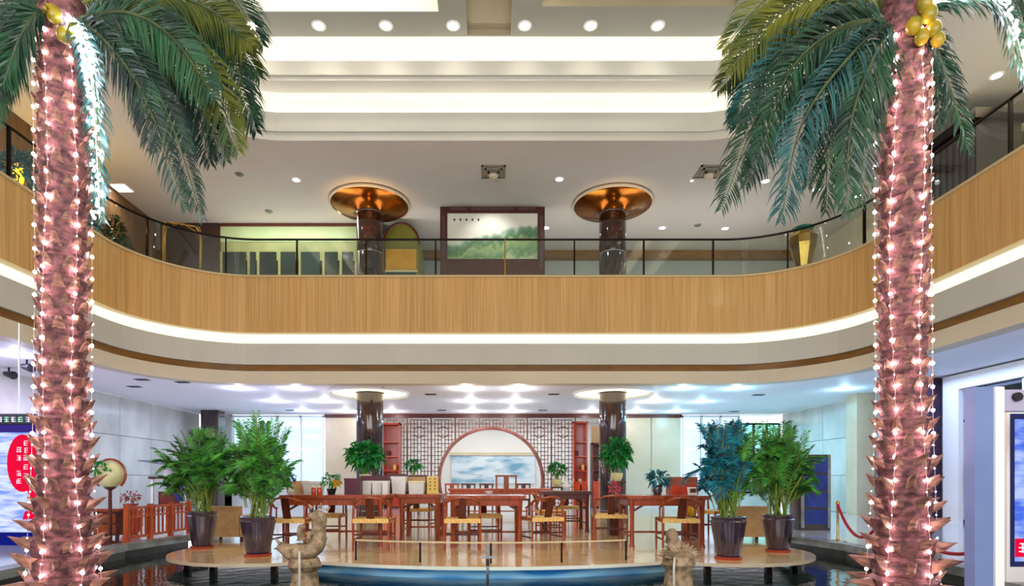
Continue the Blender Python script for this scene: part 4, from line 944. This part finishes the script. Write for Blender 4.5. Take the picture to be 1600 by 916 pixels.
def frond(root, pts, m, seed, llen=.36, roll=None, n=60, origin=(0,0,0), wid=.0075):
    rr = random.Random(seed); P = [Vector(p)-Vector(origin) for p in pts]; c = catmull(P, n)
    roll = rr.uniform(.5, 1.2) if roll is None else roll
    t0 = bpy.data.objects.new('frond', None)
    rad = [.016*(1-i/n)+.003 for i in range(n+1)]
    o = MB().tube(c, rad, 6).build('frond', M['rachis'], root, smooth=True)
    mb = MB()
    view = Vector((0, 1, 0))
    for i in range(4, n+1):
        u = i/n; d = (c[min(i+1, n)]-c[i-1]).normalized()
        s1 = d.cross(view)
        if s1.length < .2: s1 = d.cross(Vector((1, 0, 0)))
        s1.normalize(); s2 = d.cross(s1).normalized()
        for sgn in (-1, 1):
            for h_ in (0, .5):
                L = llen*(.35+.9*math.sin(PI*min(1, u*.86+.12))**.8)*rr.uniform(.8, 1.15)
                if u > .96: L *= .6
                rl = roll+rr.uniform(-.35, .35); sd = (s1*sgn*math.cos(rl-.5)+s2*math.sin(rl-.5)*rr.choice((1, 1, -.3))).normalized()
                dr = (sd*.62+d*.78).normalized(); p = c[i]-(c[i]-c[i-1])*h_
                wv = dr.cross(view+Vector((rr.uniform(-.5, .5), 0, rr.uniform(-.5, .5)))).normalized()*wid
                g1 = Vector((0, 0, -L*.06)); g2 = Vector((0, 0, -L*.30))
                a = p+dr*L*.35; b = p+dr*L*.7+g1; e = p+dr*L*.95+g2
                mb.add([p, a+wv, b+wv*.8, e, b-wv*.8, a-wv], [(0, 1, 5), (1, 2, 4, 5), (2, 3, 4)])
    f = mb.build('leaflets', M[m], o); f['kind'] = 'stuff'
    bpy.data.objects.remove(t0); return o, c
def palm(pxc, label, fronds, fruits, seed, lit, phase):
    D = 5.0; x = (pxc-VX)*D/F; zt = 4.86; rr = random.Random(seed)
    t = thing('lit_palm_tree', label, 'palm tree', (x, D, 0))
    rad = lambda z: .175+.075*max(0, (1.7-z)/1.7)**1.5
    prof = []; z = 0
    while z <= zt+.001:
        prof += [(rad(z)*.9, z), (rad(z)*1.0, z+.04), (rad(z)*1.07, z+.14)]; z += .172
    prof += [(.19, zt+.1), (.16, zt+.3), (.05, zt+.4)]
    tr = MB().lathe(prof, 20, wob=lambda a, z: 1+.035*math.sin(a*5+z*18)+.03*math.sin(a*9-z*27)).build('trunk', M['bark'], t, smooth=True)
    z = .05; i = 0
    while z < zt:
        nb = 8
        for k in range(nb):
            a = 2*PI*(k+.5*(i % 2))/nb+rr.uniform(-.08, .08)
            b = ob('leaf_base', boots[rr.randrange(4)], None, tr, (rad(z)*math.cos(a), rad(z)*math.sin(a), z+rr.uniform(-.02, .02)))
            low = max(0, (1.75-z)/1.75); s = .66+.42*low*rr.uniform(.4, 1.2); b.rotation_euler = (0, -.5+.7*low*rr.uniform(.3, 1.2) if low else -.38, a); b.scale = (s*(.9 if not low else 1.2), .95-.25*low, s*1.1)
        z += .172; i += 1
    # fairy lights: six strings down the trunk
    for k in range(6):
        a0 = math.radians(phase+60*k); pts = []; st = t
        for j in range(97):
            zz = zt-.05-j*.0495; 
            if zz < .05: break
            a = a0+.12*math.sin(zz*2.1+k)+.03*math.sin(zz*40); r = rad(zz)+.03; pts.append((r*math.cos(a), r*math.sin(a), zz))
        s = MB().tube(pts, .003, 4, cap=False).build('light_string', M['wire'], t)
        for j in range(1, len(pts), 2):
            bo = ob('bulb', bulb_me, None, s, pts[j]); q_ = 1.25 if (j//2) % 2 == 0 else rr.uniform(.35, .6); bo.scale = (q_, q_, q_)
    for k, fdef in enumerate(fronds):
        P, m = fdef[0], fdef[1]; ll = fdef[2] if len(fdef) > 2 else .34
        start = Vector((x, D, zt+.12))+Vector(((P[0][0]-pxc)*.0012, (P[0][2]-D)*.15, 0)); w3 = [start]+[W(*p) for p in P]
        o, c = frond(t, w3, m, seed*100+k, ll, origin=(x, D, 0))
        if len(fdef) > 3:
            s = MB().tube([v+Vector((0, -.03, 0)) for v in c], .003, 4, cap=False).build('light_string', M['wire'], t)
            for j in range(2, len(c)):
                for h_ in (0, .5):
                    v = c[j]*(1-h_)+c[j-1]*h_; ob('bulb', bulbw_me, None, s, (v.x+rr.uniform(-.05, .05), v.y-.05, v.z))
    for (px, py, r, kd) in fruits:
        v = W(px, py, 4.78); o = MB().blob((0, 0, 0), (r, r, r*1.25), 12, 8).build('fruit', M['fruit'], t, (v.x-x, v.y-D, v.z), smooth=True)
        MB().tube([(0, 0, r*1.1), (0, .1, r*1.6)], .012, 5).build('fruit_stalk', M['cane'], o)
    return t
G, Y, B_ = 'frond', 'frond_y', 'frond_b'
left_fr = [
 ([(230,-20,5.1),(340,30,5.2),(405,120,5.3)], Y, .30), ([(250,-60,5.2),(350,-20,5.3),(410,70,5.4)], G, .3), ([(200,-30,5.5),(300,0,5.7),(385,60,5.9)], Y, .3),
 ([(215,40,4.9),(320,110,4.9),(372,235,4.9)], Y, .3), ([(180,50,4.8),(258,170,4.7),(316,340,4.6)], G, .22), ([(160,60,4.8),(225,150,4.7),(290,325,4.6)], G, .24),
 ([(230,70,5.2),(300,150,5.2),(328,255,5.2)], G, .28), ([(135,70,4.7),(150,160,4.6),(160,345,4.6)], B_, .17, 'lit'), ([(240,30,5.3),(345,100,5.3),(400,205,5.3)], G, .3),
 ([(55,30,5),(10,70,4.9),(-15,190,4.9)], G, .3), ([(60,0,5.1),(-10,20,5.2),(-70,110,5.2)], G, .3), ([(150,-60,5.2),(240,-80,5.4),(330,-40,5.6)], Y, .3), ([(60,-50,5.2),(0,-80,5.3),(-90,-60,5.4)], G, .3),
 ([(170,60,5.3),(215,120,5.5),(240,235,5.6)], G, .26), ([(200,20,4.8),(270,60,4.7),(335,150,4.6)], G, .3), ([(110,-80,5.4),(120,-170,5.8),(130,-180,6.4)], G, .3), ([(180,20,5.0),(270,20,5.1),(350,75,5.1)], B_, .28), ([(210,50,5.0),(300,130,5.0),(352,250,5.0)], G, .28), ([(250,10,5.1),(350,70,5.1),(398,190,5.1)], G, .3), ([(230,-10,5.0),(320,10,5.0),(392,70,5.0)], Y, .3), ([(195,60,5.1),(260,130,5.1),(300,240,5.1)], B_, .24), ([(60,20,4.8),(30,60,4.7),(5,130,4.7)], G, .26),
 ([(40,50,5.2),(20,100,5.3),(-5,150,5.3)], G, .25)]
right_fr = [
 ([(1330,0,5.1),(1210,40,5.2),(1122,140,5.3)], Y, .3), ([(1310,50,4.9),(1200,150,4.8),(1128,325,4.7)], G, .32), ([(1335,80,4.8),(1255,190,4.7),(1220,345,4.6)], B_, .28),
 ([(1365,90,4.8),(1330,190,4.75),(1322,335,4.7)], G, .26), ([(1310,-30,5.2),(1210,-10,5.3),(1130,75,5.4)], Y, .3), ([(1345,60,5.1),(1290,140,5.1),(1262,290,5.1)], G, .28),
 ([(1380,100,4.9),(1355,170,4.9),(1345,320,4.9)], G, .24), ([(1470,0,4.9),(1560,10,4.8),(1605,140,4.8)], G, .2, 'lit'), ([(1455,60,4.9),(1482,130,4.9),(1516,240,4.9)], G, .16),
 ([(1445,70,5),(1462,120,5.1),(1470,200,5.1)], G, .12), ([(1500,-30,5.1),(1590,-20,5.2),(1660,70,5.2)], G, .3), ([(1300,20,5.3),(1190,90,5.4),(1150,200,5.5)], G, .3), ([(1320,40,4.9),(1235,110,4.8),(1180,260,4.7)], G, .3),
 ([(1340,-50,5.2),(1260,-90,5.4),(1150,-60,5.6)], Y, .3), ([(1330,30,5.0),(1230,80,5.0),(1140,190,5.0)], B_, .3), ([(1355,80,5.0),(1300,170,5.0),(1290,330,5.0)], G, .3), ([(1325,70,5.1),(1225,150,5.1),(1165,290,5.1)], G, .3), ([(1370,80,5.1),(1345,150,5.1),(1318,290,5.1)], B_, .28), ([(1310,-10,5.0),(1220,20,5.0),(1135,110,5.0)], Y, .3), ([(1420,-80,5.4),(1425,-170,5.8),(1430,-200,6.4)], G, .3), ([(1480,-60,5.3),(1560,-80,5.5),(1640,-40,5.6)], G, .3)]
PL = palm(99, 'lit palm tree wrapped in fairy lights at the left, beside the video wall', left_fr, [(84,22,.06,0),(100,55,.055,0),(118,50,.06,0),(78,18,.05,0),(128,60,.045,0)], 3, True, -92)
PR = palm(1411, 'lit palm tree wrapped in fairy lights at the right, beside the security gate', right_fr, [(1452,22,.06,0),(1460,45,.055,0),(1466,62,.05,0),(1440,58,.055,0),(1428,40,.06,0),(1445,5,.06,0)], 4, True, -86)

# ------------------------------------------------------------ left side: video wall, hanging sign, planter, red railing
def emitnoise(name, c1, c2, sc, st):
    m = bpy.data.materials.new(name); m.use_nodes = True; nt = m.node_tree; nt.nodes.clear()
    o = nt.nodes.new('ShaderNodeOutputMaterial'); e = nt.nodes.new('ShaderNodeEmission'); n = nt.nodes.new('ShaderNodeTexNoise'); tc = nt.nodes.new('ShaderNodeTexCoord'); mp = nt.nodes.new('ShaderNodeMapping'); mp.inputs['Scale'].default_value = sc
    cr = nt.nodes.new('ShaderNodeValToRGB'); cr.color_ramp.elements[0].position = .35; cr.color_ramp.elements[0].color = srgb(c1); cr.color_ramp.elements[1].position = .62; cr.color_ramp.elements[1].color = srgb(c2)
    nt.links.new(tc.outputs['Object'], mp.inputs[0]); nt.links.new(mp.outputs[0], n.inputs[0]); nt.links.new(n.outputs[0], cr.inputs[0]); nt.links.new(cr.outputs[0], e.inputs[0]); e.inputs[1].default_value = st
    nt.links.new(e.outputs[0], o.inputs[0]); return m
DS = 8.8; sS = DS/F
vw = thing('video_wall', 'bright blue video wall with a red oval and white lettering at far left', 'screen', (W(24, 750, DS).x, DS, 0))
def vx(px): return (px-24)*sS
def vz(py): return EYE+(VY-py)*sS
MB().box(vx(-14), vx(62), .01, .16, 0, vz(662)).build('frame', M['black'], vw)
MB().box(vx(-11), vx(59), -.005, .01, vz(832), vz(676)).build('display', emitnoise('screen_sky', '#7f9cff', '#dfe8ff', (.5, 1, 3), .75), vw)
MB().box(vx(-11), vx(59), -.006, .01, vz(675), vz(664)).build('header_strip', emat('violet_strip', '#3a2c86', .7), vw)
MB().box(vx(-11), vx(59), -.006, .01, vz(853), vz(833)).build('lower_strip', emat('navy_strip', '#1a2490', .5), vw)
red = emat('screen_red', '#e8103c', .75); wht = emat('screen_white', '#f4ecff', .8)
def flat(poly, y, m, name, par_, th=.006):
    n = len(poly); MB().add([(x, yy, z) for yy in (y, y+th) for x, z in poly], [tuple(range(n)), tuple(range(n, 2*n))[::-1]]+[(i, (i+1) % n, n+(i+1) % n, n+i) for i in range(n)]).build(name, m, par_)
flat([(vx(36+24*math.cos(a*PI/14)), vz(724-45*math.sin(a*PI/14))) for a in range(28)], -.014, red, 'red_oval', vw)
flat([(vx(42), vz(764)), (vx(58), vz(760)), (vx(59), vz(786)), (vx(50), vz(782))], -.014, red, 'red_tail', vw)
flat([(vx(36), vz(812)), (vx(40), vz(799)), (vx(56), vz(797)), (vx(58), vz(811))], -.014, red, 'red_mark', vw)
def glyph(cx, cz, s, y, m, par_, seed):
    rr = random.Random(seed); mb = MB()
    for k in range(3): z = cz+s*(.38-.36*k); mb.box(cx-s*rr.uniform(.25, .45), cx+s*rr.uniform(.25, .45), y-.004, y, z-s*.05, z+s*.05)
    for k in range(2): x = cx+s*rr.uniform(-.35, .35); mb.box(x-s*.05, x+s*.05, y-.004, y, cz-s*.45, cz+s*rr.uniform(.1, .45))
    o = mb.build('glyph', m, par_); o['kind'] = 'stuff'
for i, (gx, gy) in enumerate(((31, 703), (31, 716), (31, 740), (31, 752), (42, 693), (42, 704), (42, 716), (42, 730), (42, 744))): glyph(vx(gx), vz(gy), 9*sS, -.016, wht, vw, 40+i)
sg = thing('hanging_sign', 'dark sign with green-white lettering hung on a pole at far left', 'sign', (W(24, 750, 8.9).x, 8.9, 0))
MB().box(vx(-12), vx(56), -.03, .03, vz(663), vz(646)).build('board', mat('slate_board', '#4a4c5c', rough=.4), sg)
gm = emat('green_letters', '#b4ffd0', .9)
for i, gx in enumerate((2, 13, 24, 35, 46)): glyph(vx(gx), vz(655), 9*sS, -.032, gm if i % 2 else wht, sg, 60+i)
MB().tube([(vx(30), 0, vz(646)), (vx(30), 0, Zl)], .012, 8).build('pole', M['steel'], sg)
for (px, py, nm) in ((42, 566, 'dark ceiling spotlight nearer the left palm trunk'), (14, 578, 'dark ceiling spotlight at the left frame edge')):
    D = F*2.42/(VY-py)*.98; t = thing('ceiling_spotlight', nm, 'spotlight', ((px-VX)*D/F, D, Zl)); MB().tube([(0, 0, 0), (0, 0, -.1)], .02, 6).build('stem', M['black'], t); MB().tube([(-.12, .05, -.12), (.14, -.05, -.18)], [.05, .09], 10).build('can', M['black'], t, smooth=True)
t = thing('round_planter', 'round cream planter ball with green leaves in a brown hoop', 'planter', (W(172, 740, 8.9).x, 8.9, 0))
MB().blob((0, 0, vz(742)), (.2, .2, .21), 18, 12).build('ball', M['cream'], t, smooth=True)
MB().tube([(.24*math.cos(a*PI/12), 0, vz(742)+.24*math.sin(a*PI/12)) for a in range(-3, 16)], .02, 6).build('hoop', M['redwood'], t, smooth=True)
leaves((-.05, -.15, vz(733)), (.12, .06, .1), 70, 'leaf', t, .08, .03, seed=21)
MB().lathe([(.16, 0), (.16, .03), (.03, .06), (.025, vz(765)-.02), (.1, vz(762))], 14).build('stand', M['redwood2'], t, smooth=True)
t = thing('low_cabinet', 'low dark red carved cabinet at the near end of the red railing', 'cabinet', (W(170, 750, 9.1).x-.05, 9.25, 0))
MB().box(-.19, .19, -.15, .15, .12, .5).build('body', M['redwood2'], t); MB().box(-.21, .21, -.17, .17, .5, .54).build('top', M['redwood'], t)
for k in range(2): MB().box(-.17, .17, -.165, -.15, .15+k*.17, .29+k*.17).build('drawer', M['redwood'], t)
for sx in (-1, 1):
    for sy in (-1, 1): MB().box(sx*.17-.02, sx*.17+.02, sy*.13-.02, sy*.13+.02, 0, .12).build('leg', M['redwood2'], t)
rl = thing('red_railing', 'orange-red wooden lattice railing beside the left pool kerb', 'railing', (-5.72, 9.05, 0), 0)
yy = [0, .62, 1.24, 1.86]
for y in yy: MB().box(-.035, .035, y-.035, y+.035, 0, .60).build('post', M['orangewood'], rl)
for a, b in zip(yy[:-1], yy[1:]):
    for z0_, z1_ in ((.53, .57), (.06, .1), (.39, .42)): MB().box(-.02, .02, a+.035, b-.035, z0_, z1_).build('rail', M['orangewood'], rl)
    for k in range(1, 5): y = a+(b-a)*k/5; MB().box(-.012, .012, y-.012, y+.012, .1, .53).build('baluster', M['orangewood'], rl)
    for k in range(4): y = a+.1+(b-a-.2)*k/3; MB().tube([(0, y-.05+.05*math.cos(q_*PI/5)+.05, .475+.045*math.sin(q_*PI/5)) for q_ in range(11)], .008, 4).build('carved_ring', M['orangewood'], rl)
t = thing('clay_urn', 'brown urn with dried flowers just behind the red railing', 'urn', W(204, 800, 10.6)); t.location.z = 0
MB().lathe([(.12, 0), (.2, .15), (.2, .35), (.1, .5), (.13, .56)], 16).build('urn', M['saucer'], t, smooth=True); leaves((0, 0, .68), (.14, .14, .1), 80, 'redwood', t, .09, .02, 'dried_flowers', seed=31)
t = thing('market_stall', 'small stall with white posts, blue cloth and grey slanted canopy', 'stall', (W(264, 750, 12.6).x, 12.6, 0))
for sx in (-1, 1):
    for y in (0, .5): MB().box(sx*.36-.025, sx*.36+.025, y-.025, y+.025, 0, 1.02).build('post', M['white'], t)
MB().box(-.42, .42, -.06, .56, 1.02, 1.07).build('top_board', M['redwood2'], t); MB().box(-.34, .34, 0, .5, .42, .46).build('counter', M['redwood2'], t); MB().box(-.4, .3, .5, .53, 1.07, 1.3).build('back_board', M['white'], t)
MB().add([(-.5, -.3, 1.42), (.35, -.35, 1.3), (.4, .6, 1.34), (-.45, .6, 1.46), (-.5, -.3, 1.40), (.35, -.35, 1.28), (.4, .6, 1.32), (-.45, .6, 1.44)], [(0, 1, 2, 3), (7, 6, 5, 4), (0, 4, 5, 1), (1, 5, 6, 2), (2, 6, 7, 3), (3, 7, 4, 0)]).build('canopy', mat('grey_canvas', '#70748c', rough=.7), t)
MB().tube([(-.1, .3, 1.07), (-.1, .3, 1.4)], .015, 6).build('canopy_pole', M['steel'], t)
MB().add([(-.2, .1, .98), (.28, .1, 1.0), (.3, .12, .5), (.16, .05, .55), (0, .12, .78)], [(0, 1, 2, 3, 4), (4, 3, 2, 1, 0)]).build('cloth', M['bluefab'], t); MB().box(-.28, .05, .08, .35, .46, .74).build('crate', M['lattice'], t)

# ------------------------------------------------------------ armchairs, glazed cabinet, ropes, gate, kiosk
def sofa(px, D, label):
    t = thing('tan_armchair', label, 'armchair', ((px-VX)*D/F, D+.25, .006), 0, None)
    MB().box(-.25, .25, -.22, .25, .08, .3).build('seat', M['tanfab'], t); MB().box(-.25, .25, -.25, -.15, .08, .57).build('backrest', M['tanfab'], t)
    for s in (-1, 1): MB().box(s*.28-.04, s*.28+.04, -.25, .25, .08, .42).build('arm', M['tanfab'], t)
    for sx in (-1, 1):
        for sy in (-1, 1): MB().box(sx*.26-.02, sx*.26+.02, sy*.2-.02, sy*.2+.02, 0, .08).build('foot', M['redwood2'], t)
sofa(350, 9.2, 'tan armchair seen from behind between the two left arecas'); sofa(1177, 9.2, 'tan armchair seen from behind between the two right arecas')
t = thing('glazed_cabinet', 'tall dark cabinet with blue-lit panes behind the farthest right areca', 'cabinet', (W(1274, 750, 11.4).x, 11.4, 0))
MB().box(-.3, .3, 0, .4, 0, 1.5).build('carcass', M['granite_low'], t)
for k in range(4): MB().box(-.22, .22, -.03, -.002, .12+k*.34, .41+k*.34).build('pane', mat('blue_lit_pane', '#1c3c8c', '#12286c', .08, scale=(3,3,3)), t)  # blue light on the cabinet is put into the pane colour
for s in (-1, 1): MB().box(s*.26-.03, s*.26+.03, -.03, .0, .05, 1.5).build('stile', M['kerb'], t)
XS = 5.6; post_y = (9.3, 8.15, 5.95)
for i, (y, nm) in enumerate(zip(post_y, ('brass rope post farthest back by the right pool kerb', 'brass rope post hidden behind the right palm trunk', 'brass rope post behind the security gate'))):
    t = thing('rope_post', nm, 'post', (XS, y, 0)); MB().lathe([(.13, 0), (.13, .015), (.03, .03), (.018, .06), (.018, .6), (.03, .61), (.03, .64), (.015, .66), (0, .67)], 16).build('pole', M['brass'], t, smooth=True)
for (a, b, zz), nm in zip(((9.3, 8.15, .13), (8.15, 5.95, .10)), ('red velvet rope sagging left of the right palm trunk', 'red velvet rope sagging right of the right palm trunk')):
    pts = [(XS, a+(b-a)*u, .6-(.6-zz)*4*u*(1-u)) for u in [i/16 for i in range(17)]]
    tag(MB().tube(pts, .022, 8).build('velvet_rope', M['rope'], smooth=True), nm, 'rope')
DG = 4.6
def gx(px): return (px-1523)*DG/F
sgt = thing('security_gate', 'white and grey security gate frame at the right edge', 'gate', (W(1523, 750, DG).x, DG, 0)); zt = EYE+145*DG/F
gp = mat('gate_blue_grey', '#7488b4', '#6478a4', .3, scale=(1,1,1))
MB().box(0, gx(1552), 0, .1, .03, zt).build('side_panel', gp, sgt); MB().box(gx(1552), gx(1566), -.02, .1, .03, zt-.0).build('upright', M['white'], sgt)
MB().box(gx(1566), gx(1720), 0, .1, zt-.19, zt-.02).build('header', mat('lilac_grey', '#a8a4bc', rough=.4), sgt); MB().box(gx(1520), gx(1755), -.12, .22, 0, .03).build('base', M['kerb'], sgt); MB().box(gx(1720), gx(1750), 0, .1, .03, zt).build('side_panel', gp, sgt)
MB().lathe([(0, 0), (.035, .004), (.035, .03)], 14).build('camera_lens', M['black'], sgt, (gx(1587), -.0, zt-.08)).rotation_euler = (PI/2, 0, 0)
ks = thing('display_kiosk', 'white-framed upright display with a blue picture inside the security gate', 'kiosk', (W(1573, 750, 5.3).x, 5.3, 0)); zk = EYE+110*5.3/F
MB().box(0, .5, 0, .08, .06, zk).build('frame', M['white'], ks); MB().box(.03, .47, -.004, .0, .2, zk-.04).build('bezel', M['maroon'] if 0 else mat('navy_bezel', '#16205c', rough=.2), ks); MB().box(.07, .43, -.006, -.003, .25, zk-.09).build('display', emitnoise('kiosk_sky', '#4c74ec', '#b8ccff', (.6, 1, 2), .7), ks)
MB().box(.07, .43, -.009, -.006, .29, .46).build('red_banner', red, ks); MB().box(-.0, .5, -.15, .23, 0, .06).build('base', M['kerb'], ks)
for k in range(2): glyph(.14+k*.14, .375, .1, -.01, wht, ks, 90+k)

# ------------------------------------------------------------ upper balcony: luggage cart, planter, plants, wall lamps
lc = thing('luggage_cart', 'brass birdcage luggage cart behind the glass at the left balcony corner', 'luggage cart', (-8.0, 14.95, 6.05), math.radians(25))
MB().box(-.45, .45, -.28, .28, .18, .24).build('deck', M['rope'], lc)
for s in (-1, 1): MB().tube([(s*.42, -.25, .22), (s*.42, -.25, 1.3), (s*.38, -.17, 1.5), (s*.3, 0, 1.58), (s*.38, .17, 1.5), (s*.42, .25, 1.3), (s*.42, .25, .22)], .022, 8).build('hoop', M['brass'], lc, smooth=True)
MB().tube([(-.3, 0, 1.58), (.3, 0, 1.58)], .02, 8).build('hanging_bar', M['brass'], lc); MB().tube([(-.42, -.25, 1.3), (0, -.25, 1.52), (.42, -.25, 1.3)], .018, 6).build('hoop', M['brass'], lc)
for sx in (-1, 1):
    for sy in (-1, 1): MB().tube([(sx*.36-.02, sy*.2, .08), (sx*.36+.02, sy*.2, .08)], .08, 12).build('wheel', M['black'], lc)
t = thing('brass_floor_vase', 'tapered brass floor vase with a teal bowl at the right balcony corner', 'vase', (8.05, 14.85, 6.05))
MB().lathe([(.1, 0), (.12, .1), (.2, .5), (.32, 1.0), (.34, 1.2), (.28, 1.3)], 8).build('body', M['brass'], t); MB().lathe([(.16, 1.3), (.24, 1.4), (.26, 1.44), (.2, 1.42), (0, 1.36)], 18).build('bowl', mat('teal_glaze', '#1c7c68', '#14604c', .2, scale=(3,3,3)), t, smooth=True)
for i, (x, y) in enumerate(((-9.2, 12.1), (-9.3, 13.1), (-9.2, 14.1), (-9.1, 11.1))):
    t = thing('balcony_plant', ('dark leafy balcony plant below the gold wall lamp', 'middle dark leafy plant of the left balcony', 'dark leafy balcony plant nearest the luggage cart', 'dark leafy balcony plant beside the left palm trunk')[i], 'plant', (x, y, 6.05)); MB().lathe([(.15, 0), (.2, .3), (.21, .34)], 14).build('pot', M['pot'], t, smooth=True); leaves((0, 0, .85), (.28, .28, .5), 260, 'areca_b' if i % 2 else 'frond', t, .18, .04, seed=70+i)
for i, (y, nm) in enumerate(((12.0, 'gold wall lamp on the left balcony wall, nearer the palm'), (13.2, 'gold wall lamp on the left balcony wall, nearer the cart'))):
    t = thing('wall_lamp', nm, 'lamp', (-9.98, y, 7.35)); MB().box(0, .03, -.08, .08, -.2, .2).build('back_plate', M['brass'], t); MB().lathe([(.07, -.22), (.1, -.1), (.11, .1), (.08, .22)], 12, (.13, 0, 0)).build('shade', emat('gold_shade', '#ffb020', 3.0), t, smooth=True); light('lamp', 'POINT', (.3, 0, 0), 22, (1, .65, .15), .08, parent=t)
t = thing('flower_arrangement', 'yellow flower arrangement on the right balcony behind the glass', 'flowers', (10.0, 10.6, 6.05)); MB().lathe([(.1, 0), (.08, .5), (.16, .75)], 12).build('vase', M['pot'], t, smooth=True); leaves((0, 0, .95), (.28, .28, .18), 160, 'yellow', t, .1, .04, 'blossoms', seed=81)
